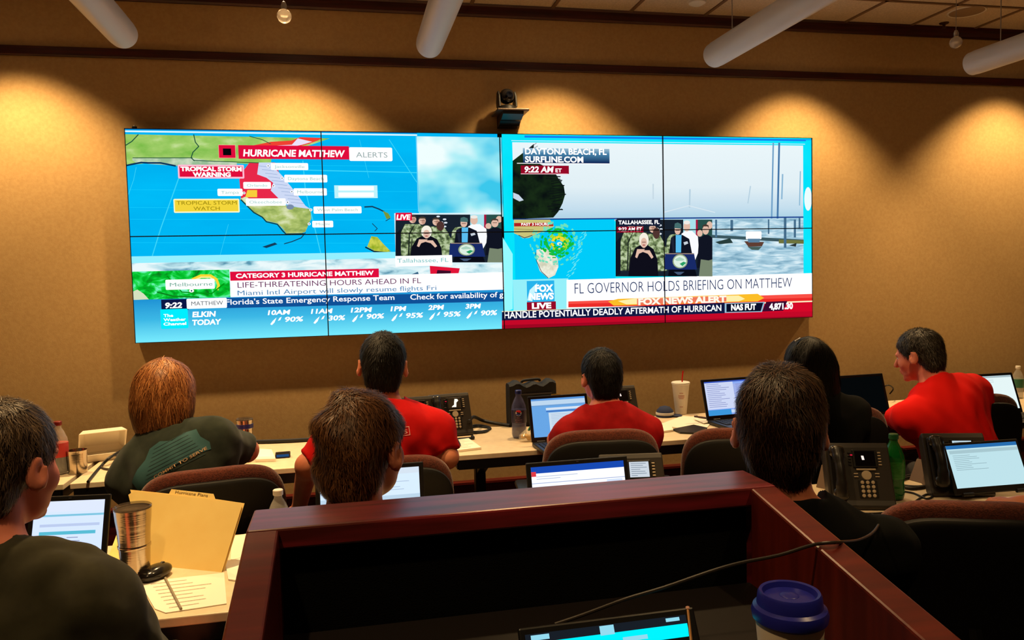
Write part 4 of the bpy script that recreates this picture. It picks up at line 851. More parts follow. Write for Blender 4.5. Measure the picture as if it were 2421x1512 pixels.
# ---------------------------------------------------------------- laptops
lapb = mat('laptop_black', (15, 15, 17), .42); keym = mat('laptop_keys', (8, 8, 9), .5)
def laptop(TL, TR, H, tilt, label, content, bg, D=.235, z=TZ, deck=True, ztop=None, bz=.014, name='laptop', cat='laptop'):
    zt = ztop or z+.022+H*math.cos(tilt); a = at(*TL, zt); b = at(*TR, zt); c = (a+b)/2; v = b-a; Wd = float(np.hypot(v[0], v[1])); rz = math.atan2(v[1], v[0])
    nx, ny = -math.sin(rz), math.cos(rz); hx, hy = c[0]-nx*H*math.sin(tilt), c[1]-ny*H*math.sin(tilt)
    t = thing(name, label, cat, (hx, hy, z+.001), rz)
    if deck:
        MB().rbox((0, -D/2, .010), (Wd, D, .018), .004).build('base', lapb, t)
        kb = MB().box((0, -D*.40, .0195), (Wd*.88, D*.46, .001)).build('keyboard', lapb, t); k = MB()
        for r in range(5):
            for q in range(13): k.box((-Wd*.41+q*Wd*.82/12, -D*.21-r*D*.094, .021), (Wd*.055, D*.075, .003))
        k.build('keys', keym, kb); kb_ = MB().box((0, -D*.82, .0195), (Wd*.26, D*.26, .001)).build('touchpad', mat('laptop_pad', (30, 30, 33), .35), t)
    LM = Matrix.Translation((0, 0, .018)) @ Matrix.Rotation(-tilt, 4, 'X')
    lid = MB(LM).rbox((0, .004, H/2), (Wd, .010, H), .003).build('lid', lapb, t)
    w2, h0, h1 = Wd/2-bz, .022, H-bz; s = MB(LM); ms = [em(bg, 1.15)]; s.add([(-w2, -.0014, h0), (w2, -.0014, h0), (w2, -.0014, h1), (-w2, -.0014, h1)], [(0, 1, 2, 3)])
    for i, (x0, y0, x1, y1, c_) in enumerate(content):
        m_ = em(c_); 
        if m_ not in ms: ms.append(m_)
        s.ci = ms.index(m_); yy = -.0016-.00012*i; X = lambda u: -w2+2*w2*u; Z = lambda v_: h1-(h1-h0)*v_
        s.add([(X(x0), yy, Z(y1)), (X(x1), yy, Z(y1)), (X(x1), yy, Z(y0)), (X(x0), yy, Z(y0))], [(0, 1, 2, 3)])
    s.build('screen', ms, t)
    MB(LM).box((0, -.0015, H-bz/2), (.008, .001, .004)).build('webcam', mat('webcam_glass', (50, 50, 56), .1), t)
    for sg in (-1, 1): MB().lathe([(0, -.02), (.007, -.02), (.007, .02), (0, .02)], 12, (sg*Wd*.35, 0, .018), R=Matrix.Rotation(PI/2, 3, 'Y')).build('hinge', lapb, t, True)
    return t
def lines(x0, y0, x1, y1, n, c, seed=1, th=.25):
    r = np.random.default_rng(seed); dy = (y1-y0)/n; return [(x0, y0+k*dy, x0+(x1-x0)*r.uniform(.45, 1), y0+k*dy+dy*th, c) for k in range(n)]
TXT = (150, 160, 180)
laptop((1247, 936), (1387, 927), .215, .28, 'open laptop with blue document window between blue soda bottle and dark red polo', [(0, 0, 1, .05, (90, 150, 220)), (0, .05, 1, .17, (190, 216, 240)), (0, .17, 1, .20, (110, 160, 214)), (.26, .25, 1, .31, (214, 228, 244)), (.26, .33, 1, .36, (60, 110, 190)), (.30, .38, .95, 1, (206, 224, 240))]+lines(.34, .42, .9, .98, 14, (160, 186, 220)), (98, 156, 216))
laptop((1657, 896), (1800, 886), .215, .28, 'open laptop with several windows beside the white paper cup', [(0, 0, 1, .04, (60, 90, 190)), (0, .04, .5, .82, (206, 216, 246)), (.5, .1, 1, .82, (160, 176, 232)), (.6, .42, .8, .78, (226, 210, 80)), (0, .84, .4, 1, (60, 150, 220)), (.4, .86, 1, .95, (200, 220, 246))]+lines(.03, .08, .47, .8, 13, (120, 130, 190), 3)+lines(.54, .12, .96, .4, 5, (110, 124, 200), 4), (130, 160, 230))
laptop((1958, 888), (2086, 880), .225, .30, 'laptop with switched off black screen right of the long black hair', [], (4, 6, 7), D=.24)
laptop((2285, 884), (2392, 878), .215, .36, 'laptop with blank white page screen at the far right of the front row', [(0, 0, 1, .06, (170, 190, 196))]+lines(.1, .12, .6, .4, 5, (190, 206, 210), 5), (216, 232, 232))
laptop((72, 1172), (262, 1164), .215, .30, 'open laptop showing a table in front of the man in olive shirt at left', [(0, 0, 1, .16, (226, 236, 255)), (0, .2, 1, .23, (130, 200, 226)), (.1, .45, .9, .50, (90, 190, 214)), (.1, .34, .95, .38, (190, 206, 240))]+lines(.08, .54, .4, 1, 9, (150, 160, 190), 6)+lines(.5, .54, .7, 1, 9, (150, 160, 190), 7), (206, 222, 255))
laptop((744, 1106), (1000, 1088), .215, .22, 'open laptop with white screen in front of the brown haired man', [(0, 0, 1, .1, (216, 230, 244)), (.02, .12, .16, .16, (60, 130, 110)), (0, .45, 1, .52, (190, 216, 236)), (.08, .7, .94, .96, (224, 236, 248))]+lines(.04, .18, .9, .44, 6, (176, 196, 220), 8), (206, 226, 246))
laptop((1243, 1092), (1482, 1074), .215, .25, 'wide open laptop with mail window just behind the console rim', [(0, 0, 1, .11, (24, 74, 180)), (.0, .08, .05, .16, (226, 60, 70)), (.8, .3, .97, .5, (214, 228, 250)), (0, .27, 1, .28, (150, 166, 210)), (0, .42, 1, .43, (150, 166, 210))]+lines(.03, .46, .5, 1, 9, (160, 170, 200), 9)+lines(.05, .16, .5, .24, 2, (180, 190, 214), 10), (240, 244, 255))
laptop((2226, 1046), (2404, 1034), .178, .42, 'tablet computer with pale blue mail page and dark blue bar at right', [(0, 0, 1, .085, (40, 110, 176)), (.03, .12, 1, .2, (168, 200, 208))]+lines(.06, .24, .52, .62, 9, (140, 170, 180), 11), (180, 214, 222), D=.0, deck=False, bz=.010, name='tablet_computer', cat='tablet')

# ---------------------------------------------------------------- bottles, cups
clear = mat('clear_plastic', (225, 222, 214), .06, alpha=.30, spec=.9); steel = mat('brushed_steel', (190, 176, 156), .2, 1., bump=((4, 4, 200), .1))
def bottle(label, loc, hgt, r, body_m, cap_m, lab_m=None, liquid=None, extra=None, name='bottle'):
    t = thing(name, label, 'bottle', loc); s = hgt
    MB().lathe([(r*.55, 0), (r*.9, .004), (r, .02), (r*.98, s*.2), (r*.93, s*.26), (r, s*.33), (r, s*.60), (r*.92, s*.68), (r*.62, s*.80), (r*.36, s*.88), (r*.36, s*.93)], 32).build('bottle_body', body_m, t, True)
    MB().lathe([(r*.40, s*.92), (r*.44, s*.925), (r*.44, s*.99), (r*.38, s), (0, s)], 20).build('cap', cap_m, t, True)
    if lab_m: MB().lathe([(r*1.012, s*.33), (r*1.018, s*.34), (r*1.018, s*.585), (r*1.012, s*.595)], 32).build('label_band', lab_m, t, True)
    if liquid: MB().lathe([(0, .006), (r*.88, .008), (r*.93, .02), (r*.9, s*.25), (r*.93, liquid[1]*s), (0, liquid[1]*s)], 24).build('drink', liquid[0], t, True)
    return t
t = bottle('blue capped soda bottle with red white and blue round emblem beside the laptop bag', place(1228, 1034), .235, .037, mat('tinted_blue_plastic', (96, 100, 150), .08, alpha=.45, spec=.8), mat('blue_cap', (20, 34, 110), .35), mat('dark_blue_label', (38, 36, 66), .35), (mat('pale_drink', (120, 118, 130), .2, alpha=.5), .5))
def curved(t, pts, r, z0, mt, name, ang=-PI/2, sc_=1., parent=None, dr=.0008):
    """flat motif wrapped around a bottle or cup"""
    m = MB(); vs = []
    for v, f in pts:
        m.add([((r+dr)*math.cos(ang+x*sc_/r), (r+dr)*math.sin(ang+x*sc_/r), z0+y*sc_) for x, y in v], f)
    return m.build(name, mt, parent or t)
def disc(u, v, ru, rv, a0=0, a1=2*PI, n=20): return ([(u+ru*math.cos(a0+(a1-a0)*k/n), v+rv*math.sin(a0+(a1-a0)*k/n)) for k in range(n+1)], [tuple(range(n+1))])
aV = -PI/2-.25
curved(t, [disc(0, 0, .015, .015)], .0377, .128, mat('emblem_white', (236, 232, 230), .4), 'emblem', aV, 1., None, .001); curved(t, [([(-.014, .004), (-.006, .006), (.002, .001), (.014, .003), (.010, .011), (0, .0145), (-.010, .011)], [tuple(range(7))])], .0377, .128, mat('emblem_red', (214, 30, 44), .4), 'emblem_red_wave', aV, 1., None, .0016)
curved(t, [([(-.014, -.005), (-.006, -.002), (.003, -.006), (.013, -.003), (.010, -.010), (0, -.0135), (-.010, -.010)], [tuple(range(7))])], .0377, .128, mat('emblem_blue', (30, 60, 160), .4), 'emblem_blue_wave', aV, 1., None, .0016)
for k, s_ in enumerate(('diet', 'pepsi', 'wild cherry')):
    v, f, wd, ch = text_geo(s_); q = .032/wd if k else .016/wd; curved(t, [([((a_-wd/2)*q, b_*.009) for a_, b_ in v], f)], .0377, .102-k*.0105, mat('label_pink', (170, 120, 134), .5), 'label_text', aV, 1., None, .001)
bottle('clear water bottle with white cap peeking over the left end of the console', (lambda p: (p[0], p[1], TZ+.001))(at(657, 1157, .94)), .20, .033, clear, mat('white_cap', (235, 230, 222), .4), mat('pale_label', (180, 176, 190), .5), (mat('water', (200, 205, 210), .05, alpha=.3), .62))
bottle('small clear bottle with green label at the right edge of the front row', place(2406, 940), .19, .031, clear, mat('white_cap', (235, 230, 222), .4), mat('green_label', (46, 110, 80), .5), (mat('water', (200, 205, 210), .05, alpha=.3), .62))
bottle('cola bottle with red label beside the steel cup at left', place(143, 1119), .225, .036, clear, mat('dark_red_cap', (120, 20, 20), .4), mat('red_label', (196, 60, 56), .45), (mat('cola', (14, 6, 5), .1), .36))
t = bottle('green plastic soda bottle between the desk phones at right', place(2112, 1178), .225, .036, mat('green_plastic', (16, 110, 40), .12, alpha=.86, spec=.7), mat('green_cap', (20, 96, 50), .4), mat('green_wrap', (28, 118, 44), .35, noise=((60, 140, 60), (60, 60, 200), 3)), (mat('green_drink', (6, 50, 16), .2), .5))
def tumbler(label, loc, hgt, r, band=None, lid=True, taper=.82):
    t = thing('steel_tumbler', label, 'tumbler', loc)
    MB().lathe([(0, 0), (r*taper*.95, .0), (r*taper, .006), (r*(taper*.6+.4*.94), hgt*.5), (r*.97, hgt*.86), (r, hgt*.97), (r*1.02, hgt), (r*.96, hgt), (r*.94, hgt*.9), (r*.78, .02), (0, .018)], 40).build('cup_body', steel, t, True)
    if band: MB().lathe([(r*.985, hgt*.80), (r*1.025, hgt*.805), (r*1.03, hgt*.90), (r*.99, hgt*.905)], 40).build('grip_band', band, t, True)
    if lid: 
        MB().lathe([(0, hgt*.95), (r*.9, hgt*.955), (r*.95, hgt), (r*1.02, hgt+.001), (r*1.03, hgt+.005), (r*.98, hgt+.007), (r*.88, hgt-.002), (0, hgt-.003)], 40).build('lid', mat('smoked_clear', (96, 84, 72), .08, alpha=.45, spec=.9), t, True)
    return t
tumbler('short steel cup on the left front table beside the white takeaway box', place(185, 1117), .098, .040, None, False, .92)
tumbler('steel tumbler with dark blue band beside the arm of the green shirt', (lambda p: (p[0], p[1], TZ+.001))(at(578, 992, .925)), .185, .036, mat('blue_band', (32, 34, 96), .3), True, .86)
t = tumbler('tall steel tumbler with clear lid in front of the manila folder', place(322, 1368), .195, .047, None, True, .72)
MB().lathe([(.0405, .088), (.0418, .09), (.0418, .096), (.0410, .098)], 40).build('seam_ring', steel, t, True)
t = thing('paper_cup', 'tall white paper cup with red straw on the front table', 'cup', place(1610, 978))
cupm = mat('cup_paper', (232, 222, 206), .6)
MB().lathe([(0, 0), (.030, 0), (.031, .004), (.048, .168), (.049, .17), (.049, .175), (.046, .175), (.030, .006), (0, .006)], 36).build('cup_body', cupm, t, True)
MB().lathe([(.049, .168), (.0515, .171), (.0515, .178), (.047, .181), (0, .179)], 36).build('lid', mat('lid_white', (240, 234, 224), .35), t, True)
MB().tube([(.008, 0, .12), (.010, 0, .2), (.016, 0, .242)], .004, 10, 2).build('straw', mat('red_straw', (206, 34, 26), .3), t, True)
for k in range(5):
    wd_ = (.020, .034, .034, .026, .018)[k]; zz = (.122, .108, .100, .092, .045)[k]; rr = .0315+(.0165)*(zz/.17); curved(t, [([(-wd_/2+i*wd_/6, s*.0014) for s in (-1, 1) for i in range(7)], [(i, i+1, i+8, i+7) for i in range(6)])], rr, zz, mat('cup_red_print', (190, 110, 96), .6), 'printed_line', -PI/2-.35, 1., None, .0012)
t = thing('coffee_cup', 'white paper coffee cup with blue plastic lid inside the console', 'cup', (lambda p: (p[0], p[1], WZ+.001))(atd(1867, 1430, .985)))
zt = float(atd(1867, 1400, .985)[2])-WZ; bl = mat('blue_lid', (34, 38, 150), .32, spec=.5)
h_ = zt-.012
MB().lathe([(0, 0), (.030, 0), (.031, .004), (.0425, h_-.012), (.0425, h_-.008), (.040, h_-.008), (.028, .006), (0, .006)], 48).build('cup_body', mat('coffee_paper', (228, 212, 192), .6), t, True)
MB().lathe([(.041, h_-.024), (.0455, h_-.020), (.0465, h_-.012), (.0445, h_-.006), (.040, h_-.003), (.0385, h_+.010), (.0365, h_+.0135), (.033, h_+.0125), (.031, h_+.006), (0, h_+.006)], 56).build('lid', bl, t, True)
MB().rbox((.0, -.026, h_+.0065), (.014, .005, .003), .001).build('sip_hole', mat('sip_dark', (14, 12, 50), .5), t); MB().sq((.002, .004, h_+.006), (.012, .012, .002), 1, 1, n=24, m=10).build('lid_dimple', bl, t, True)
# ---------------------------------------------------------------- small things on the tables
t = thing('takeaway_box', 'open white foam takeaway box propped on the left front table', 'food box', place(245, 1082), .35); foam = mat('white_foam', (238, 228, 206), .7)
def tray(M_, w_, d_, h_):
    b = MB(M_); b.add([(-w_/2, -d_/2, h_), (w_/2, -d_/2, h_), (w_/2, d_/2, h_), (-w_/2, d_/2, h_), (-w_*.4, -d_*.4, 0), (w_*.4, -d_*.4, 0), (w_*.4, d_*.4, 0), (-w_*.4, d_*.4, 0),
               (-w_*.46, -d_*.46, h_), (w_*.46, -d_*.46, h_), (w_*.46, d_*.46, h_), (-w_*.46, d_*.46, h_), (-w_*.36, -d_*.36, .004), (w_*.36, -d_*.36, .004), (w_*.36, d_*.36, .004), (-w_*.36, d_*.36, .004)],
              [(4, 5, 1, 0), (5, 6, 2, 1), (6, 7, 3, 2), (7, 4, 0, 3), (7, 6, 5, 4), (12, 13, 14, 15), (8, 9, 13, 12), (9, 10, 14, 13), (10, 11, 15, 14), (11, 8, 12, 15), (0, 1, 9, 8), (1, 2, 10, 9), (2, 3, 11, 10), (3, 0, 8, 11)]); return b
tray(None, .20, .17, .035).build('box_base', foam, t, bevel=.003)
tray(Matrix.Translation((0, .085, .035)) @ Matrix.Rotation(math.radians(138), 4, 'X') @ Matrix.Translation((0, .085, -.004)), .20, .17, .03).build('box_lid', foam, t, bevel=.003)
def slab(name, label, cat, q, th, m, z=TZ, group=None):
    """thin sheet or book given by its four corners on a table"""
    c = np.mean(q, 0); t = thing(name, label, cat, (c[0], c[1], z+.0008), 0, group); n = len(q)
    vs = [(a[0]-c[0], a[1]-c[1], 0) for a in q]+[(a[0]-c[0], a[1]-c[1], th) for a in q]
    MB().add(vs, [tuple(range(n))[::-1], tuple(range(n, 2*n))]+[(i, (i+1) % n, n+(i+1) % n, n+i) for i in range(n)]).build('sheet' if th < .004 else 'pages', m, t); return t, c
paper = mat('white_paper', (246, 238, 224), .8); ruled = mat('ink_line', (150, 140, 130), .8)
Q = lambda pts, z=TZ: [at(*p, z) for p in pts]
def inked(t, c, q, n, z, m=ruled, seed=1):
    r = np.random.default_rng(seed); a, b, d, e = [np.array(x)[:2]-c[:2] for x in q]; k = MB()
    for i in range(n):
        f = (i+1)/(n+1); p = a+(e-a)*f; s = b+(d-b)*f; p1 = p+(s-p)*.1; p2 = p+(s-p)*r.uniform(.5, .9); w_ = (e-a)/np.linalg.norm(e-a)*.0012
        k.add([(*(p1-w_), z), (*(p2-w_), z), (*(p2+w_), z), (*(p1+w_), z)], [(0, 1, 2, 3)])
    k.build('writing', m, t)
q = Q([(602, 1066), (642, 1068), (652, 1090), (604, 1092)]); slab('napkin_stack', 'small stack of white napkins beside the arm in the green shirt', 'napkin', q, .012, paper)
t = thing('smartphone', 'small black phone with blue screen lying on the front table', 'phone', place(669, 1080), .05); MB().rbox((0, 0, .011), (.066, .045, .020), .004, ).build('phone_case', blackp, t)
MB().rbox((0, -.019, .022), (.060, .010, .012), .002).build('phone_edge', blackp, t)
MB().add([(-.027, -.0235, .005), (.027, -.0235, .005), (.027, -.0235, .020), (-.027, -.0235, .020)], [(0, 1, 2, 3)]).build('screen', em((36, 74, 120)), t)
q = Q([(1065, 1046), (1108, 1040), (1138, 1062), (1072, 1070)]); t, c = slab('notebook', 'open cream notebook with a pen on it beside the bright red tee', 'notebook', q, .010, paper); inked(t, c, q, 6, .0106)
def pen(label, a, b, z, r=.0045, m=None, name='pen'):
    p = at(*a, z); s = at(*b, z); t = thing(name, label, 'pen', (p[0], p[1], z)); d = s-p
    MB().tube([(0, 0, r), (d[0]*.8, d[1]*.8, r)], r, 8, 1).build('barrel', m or blackp, t, True); MB().tube([(d[0]*.8, d[1]*.8, r), (d[0], d[1], r)], [r, r*.3], 8, 2).build('tip', steel, t, True); MB().box((d[0]*.15, d[1]*.15, r*2.1), (.003, .02, .0015)).build('clip', steel, t)
pen('black pen lying on the open cream notebook', (1081, 1040), (1089, 1056), TZ+.012)
t = thing('desk_organizer', 'flat black tray in front of the desk phone with lit mark', 'tray', place(1092, 1040), .08); MB().rbox((0, .0, .006), (.12, .02, .010), .003).build('tray_body', blackp, t); MB().rbox((.055, 0, .009), (.014, .03, .014), .003).build('end_block', blackp, t)
# cables
def cable(label, pts, r, z=TZ, m=None, name='cable', smooth=4, group=None, lead=None):
    P_ = [at(*p[:2], (p[2] if len(p) > 2 else z)+r) for p in pts]; b = P_[0]; t = thing(name, label, 'cable', b, 0, group)
    MB().tube([p-b for p in P_], r, 8, smooth).build('cord', m or mat('cable_rubber', (18, 16, 15), .55), t, True); return t
cable('thick black cable along the back edge of the front table left', [(596, 1044), (640, 1043), (690, 1041), (740, 1038), (800, 1036)], .010)
cable('black cable running from the desk phone to the laptop bag', [(1108, 996, .80), (1120, 985, .80), (1140, 993, .76), (1165, 999, .75), (1190, 1003), (1206, 1005)], .009)
t = cable('coiled black cable bundle right of the desk phone with lit mark', [(1108, 1010), (1125, 1004), (1150, 1007), (1160, 1013), (1140, 1019), (1112, 1019), (1108, 1012), (1130, 1008), (1156, 1012), (1146, 1021), (1116, 1023)], .005)
cable('grey laptop power cable on the left front table', [(290, 1076, .76), (262, 1078, .77), (240, 1100), (250, 1108), (292, 1110)], .005, m=mat('cable_grey', (66, 56, 48), .5))
cable('black cable hanging over the left front table towards its front', [(284, 1066, .77), (262, 1080, .77), (240, 1100), (222, 1120), (208, 1138)], .006)
cable('coiled black cable between the tent cards at right', [(2128, 1130), (2160, 1122), (2195, 1130), (2206, 1142), (2180, 1150), (2140, 1148), (2126, 1138), (2150, 1128), (2190, 1134), (2196, 1146), (2160, 1154), (2130, 1150)], .006)
cable('thin black cable looping in front of the green soda bottle', [(2130, 1160), (2160, 1165), (2190, 1178), (2205, 1172), (2190, 1168), (2168, 1182), (2140, 1200)], .0035)
cable('thin black cable under the tablet computer', [(2150, 1128), (2190, 1140), (2230, 1152), (2262, 1166), (2290, 1168)], .004)
cable('black cord lying below the near desk phone', [(2000, 1212), (2040, 1214), (2090, 1212), (2120, 1204)], .004)
cable('black cord arching behind the dark laptop', [(2086, 916, .82), (2100, 910, .84), (2112, 918, .81), (2104, 930, .76)], .004)
# laptop bag with draped top
a = at(1203, 1012); b = at(1320, 1000); t = thing('laptop_bag', 'black laptop bag standing behind the blue capped bottle', 'bag', (float((a[0]+b[0])/2), float((a[1]+b[1])/2)+.05, TZ+.001), .03)
m = MB(); W2 = .128; n_ = 14; top = lambda u: .222+.010*math.sin(u*9+1)+.012*abs(u)
for s, y in ((0, -.05), (1, .05)): pass
vs = []; fs = []
for i in range(n_+1):
    u = -1+2*i/n_; x = W2*u
    for (y, z) in ((-.05, .004), (-.056, .1), (-.050, top(u)-.012), (-.03, top(u)), (.03, top(u)), (.05, top(u)-.012), (.056, .1), (.05, .004)): vs.append((x, y*(1-.15*u**8), z))
for i in range(n_):
    for k in range(8): fs.append((i*8+k, i*8+(k+1) % 8, (i+1)*8+(k+1) % 8, (i+1)*8+k))
fs += [tuple(range(8)), tuple(range(n_*8+7, n_*8-1, -1))]; MB().add(vs, fs).build('bag_body', mat('bag_nylon', (8, 9, 10), .7, bump=(120, .4)), t, True)
MB().tube([(-.05, 0, .225), (-.04, 0, .236), (.04, 0, .240), (.05, 0, .228)], .007, 8).build('handle', mat('bag_nylon2', (20, 22, 24), .6), t, True); MB().box((0, -.0565, .17), (.2, .003, .006)).build('zipper', mat('zip_grey', (60, 60, 62), .4), t)
p = at(1312, 932, .955); t = thing('sticky_note', 'yellow sticky note on the top edge of the laptop by the dark red polo', 'sticky note', (p[0], p[1]-.014, p[2]-.008), .03); MB().box((0, 0, .006), (.046, .0012, .014)).build('note', mat('sticky_yellow', (228, 190, 60), .7), t)
# snack bag
t = thing('snack_bag', 'small clear bag of snacks tied with a green twist', 'snack bag', place(1246, 1042)); rr = np.random.default_rng(3)
for k in range(9): MB().sq((rr.uniform(-.025, .025), rr.uniform(-.018, .018), .012+rr.uniform(0, .018)), (.012, .009, .009), .8, .8, n=12, m=8).build('snack', mat('snack_tan', (220, 176, 90), .6), t, True)
MB().lathe([(.030, .001), (.040, .012), (.036, .03), (.018, .046), (.006, .056)], 20).build('film', mat('clear_film', (236, 226, 200), .1, alpha=.25, spec=.9), t, True)
MB().prism([(.004, .05), (.03, .092), (.044, .088), (.012, .048)], -.006, .006).build('bag_tie', mat('green_twist', (30, 120, 84), .5), t)
# blue cap, papers and dark folder
p = place(1572, 984); t = thing('baseball_cap', 'dark blue cap with white stripe on the front table', 'cap', p, 1.3); t.scale = (.62, .62, .7); navy = mat('navy_cloth', (34, 46, 82), .8)
MB().sq((0, .0, .0), (.075, .09, .085), .9, .9, n=32, m=20).build('cap_crown', navy, t, True) if False else MB().lathe([(.078, 0), (.080, .02), (.072, .05), (.045, .075), (.010, .084), (0, .085)], 32).build('cap_crown', navy, t, True)
MB().lathe([(.0805, .016), (.0815, .022), (.079, .034), (.0775, .036)], 32).build('stripe', mat('cap_white', (200, 196, 190), .7), t, True); MB().sq((.0, -.10, .008), (.062, .055, .005), 1, .9, n=28, m=10).build('brim', navy, t, True)
q = Q([(1560, 1004), (1612, 984), (1690, 990), (1668, 1016), (1600, 1012)]); slab('paper_sheet', 'loose white sheets in front of the white paper cup', 'paper', q, .003, paper)
q = Q([(1640, 990), (1690, 982), (1706, 992), (1664, 1000)], TZ+.01); slab('paper_sheet', 'white sheet under the brown pen beside the laptop with several windows', 'paper', q, .002, paper, TZ+.009)
q = Q([(1590, 1017), (1640, 1007), (1672, 1014), (1640, 1026), (1608, 1025)]); slab('dark_folder', 'crumpled black plastic sleeve at the front edge below the loose sheets', 'sleeve', q, .008, mat('dark_sleeve', (16, 15, 16), .35))
q = Q([(1538, 1012), (1586, 1008), (1592, 1020), (1546, 1026)]); slab('notebook', 'small closed notebook right of the dark red polo', 'notebook', q, .010, paper)
pen('brown pen lying on the sheets beside the laptop with several windows', (1642, 986), (1686, 992), TZ+.012, .005, mat('pen_brown', (70, 40, 30), .4))
# tent cards
for (px, py), lab, rz in (((1974, 1152), 'small folded tent card left of the near desk phone', .5), ((2196, 1138), 'folded grey tent card left of the tablet computer', .2)):
    p = place(px, py); t = thing('tent_card', lab, 'tent card', p, rz); cd = mat('card_grey', (120, 98, 82), .6)
    for s in (-1, 1): MB().add([(s*.042, -.05, 0), (s*.042, .05, 0), (s*.002, .05, .075), (s*.002, -.05, .075), (s*.036, -.05, 0), (s*.036, .05, 0), (s*-.002, .05, .071), (s*-.002, -.05, .071)], [(0, 1, 2, 3), (7, 6, 5, 4), (0, 3, 7, 4), (1, 5, 6, 2), (0, 4, 5, 1), (3, 2, 6, 7)]).build('card_leaf', cd, t)
# manila folder
man = mat('manila', (250, 222, 140), .7, noise=((246, 214, 130), 9, 3)); bl_ = at(348, 1335); br_ = at(524, 1352); tl_ = at(300, 1157, .925); tr_ = at(574, 1188, .925)
np_ = np.cross(br_-bl_, tl_-bl_); tr_ = CAM+ray(574, 1188)*(np.dot(np_, bl_-CAM)/np.dot(np_, ray(574, 1188)))
c = (bl_+br_)/2; t = thing('manila_folder', 'manila file folder with handwritten tab leaning upright on the second row table', 'folder', (c[0], c[1], TZ+.001)); oz = np.array([c[0], c[1], TZ+.001])
fd = [np.array(x)-oz for x in (bl_, br_, tr_, tl_)]; nrm = np.cross(fd[1]-fd[0], fd[3]-fd[0]); nrm = nrm/np.linalg.norm(nrm); nrm = nrm*(1 if nrm[1] > 0 else -1)
def leaf(q, off, th, nm, m):
    a_ = [x+nrm*off for x in q]; b_ = [x+nrm*(off+th) for x in q]; n = len(q)
    MB().add([tuple(x) for x in a_+b_], [tuple(range(n)), tuple(range(2*n-1, n-1, -1))]+[(i, n+i, n+(i+1) % n, (i+1) % n) for i in range(n)]).build(nm, m, t)
U = lambda u, v: fd[0]*(1-u)*(1-v)+fd[1]*u*(1-v)+fd[2]*u*v+fd[3]*(1-u)*v
leaf([U(0, 0), U(1, 0), U(1, .965), U(.985, 1), U(.07, 1), U(0, .93)], 0, .0008, 'front_leaf', man); leaf([U(.02, .02), U(.99, .02), U(.98, .97), U(.03, .97)], .0012, .004, 'papers', paper)
leaf([U(.0, 0.0), U(1.01, 0.0), U(1.005, 1.0), U(.76, 1.015), U(.74, 1.085), U(.39, 1.085), U(.365, 1.015), U(.02, 1.01)], .0056, .0008, 'rear_leaf', man)
v, f, wd, ch = text_geo('Hurricane Plans', 0, .3); tp = MB(); O = U(.42, 1.03)+nrm*.0050; ex = (U(.70, 1.03)-U(.42, 1.03)); ey = (U(.42, 1.075)-U(.42, 1.03))
tp.add([tuple(O+ex*(a_/wd)+ey*(b_/ch)) for a_, b_ in v], f); tp.build('tab_writing', mat('pencil_ink', (90, 66, 40), .7), t)
p = at(262, 1312); q = [at(255, 1318), at(332, 1335), at(315, 1240, .80), at(290, 1225, .80)]
t = thing('file_divider', 'tan folder leaf standing at a slant left of the tall steel tumbler', 'folder', (p[0], p[1]+.03, TZ+.001)); oz = np.array([p[0], p[1]+.03, TZ+.001])
MB().add([tuple(np.array(x)-oz+np.array([0, k, 0])) for k in (0, .003) for x in q], [(0, 1, 2, 3), (7, 6, 5, 4), (0, 4, 5, 1), (1, 5, 6, 2), (2, 6, 7, 3), (3, 7, 4, 0)]).build('leaf', man, t)
# mouse
t = thing('computer_mouse', 'black computer mouse between the tall tumbler and the note sheet', 'mouse', place(368, 1366), -.5); MB().sq((0, 0, .016), (.031, .052, .019), .9, .9, n=32, m=20).build('mouse_body', mat('black_gloss', (24, 22, 22), .18), t, True); MB().lathe([(0, -.003), (.008, -.003), (.008, .003), (0, .003)], 16, (0, .028, .0275), R=Matrix.Rotation(PI/2, 3, 'Y')).build('scroll_wheel', mat('zip_grey', (60, 60, 62), .4), t, True)
q = Q([(330, 1378), (530, 1355), (536, 1428), (392, 1450), (366, 1440)]); t, c = slab('note_sheet', 'curling handwritten note sheet at the front edge of the left second row table', 'paper', q, .002, paper); inked(t, c, [q[0], q[1], q[2], q[3]], 8, .0032, seed=3)
MB().tube([tuple(np.array(x)-c+np.array([0, 0, .006])) for x in (q[0]*.7+q[1]*.3, q[3]*.75+q[2]*.25)], .003, 8, 1).build('binding', mat('binding_grey', (150, 140, 120), .5), t, True)
q = Q([(532, 1330), (588, 1318), (584, 1378), (540, 1372)]); slab('paper_sheet', 'cream sheet of paper between the manila folder and the console', 'paper', q, .004, paper)
q = Q([(548, 1270), (590, 1262), (588, 1316), (545, 1326)], TZ+.0); slab('paper_sheet', 'second cream sheet further back between the manila folder and the console', 'paper', q, .003, paper)
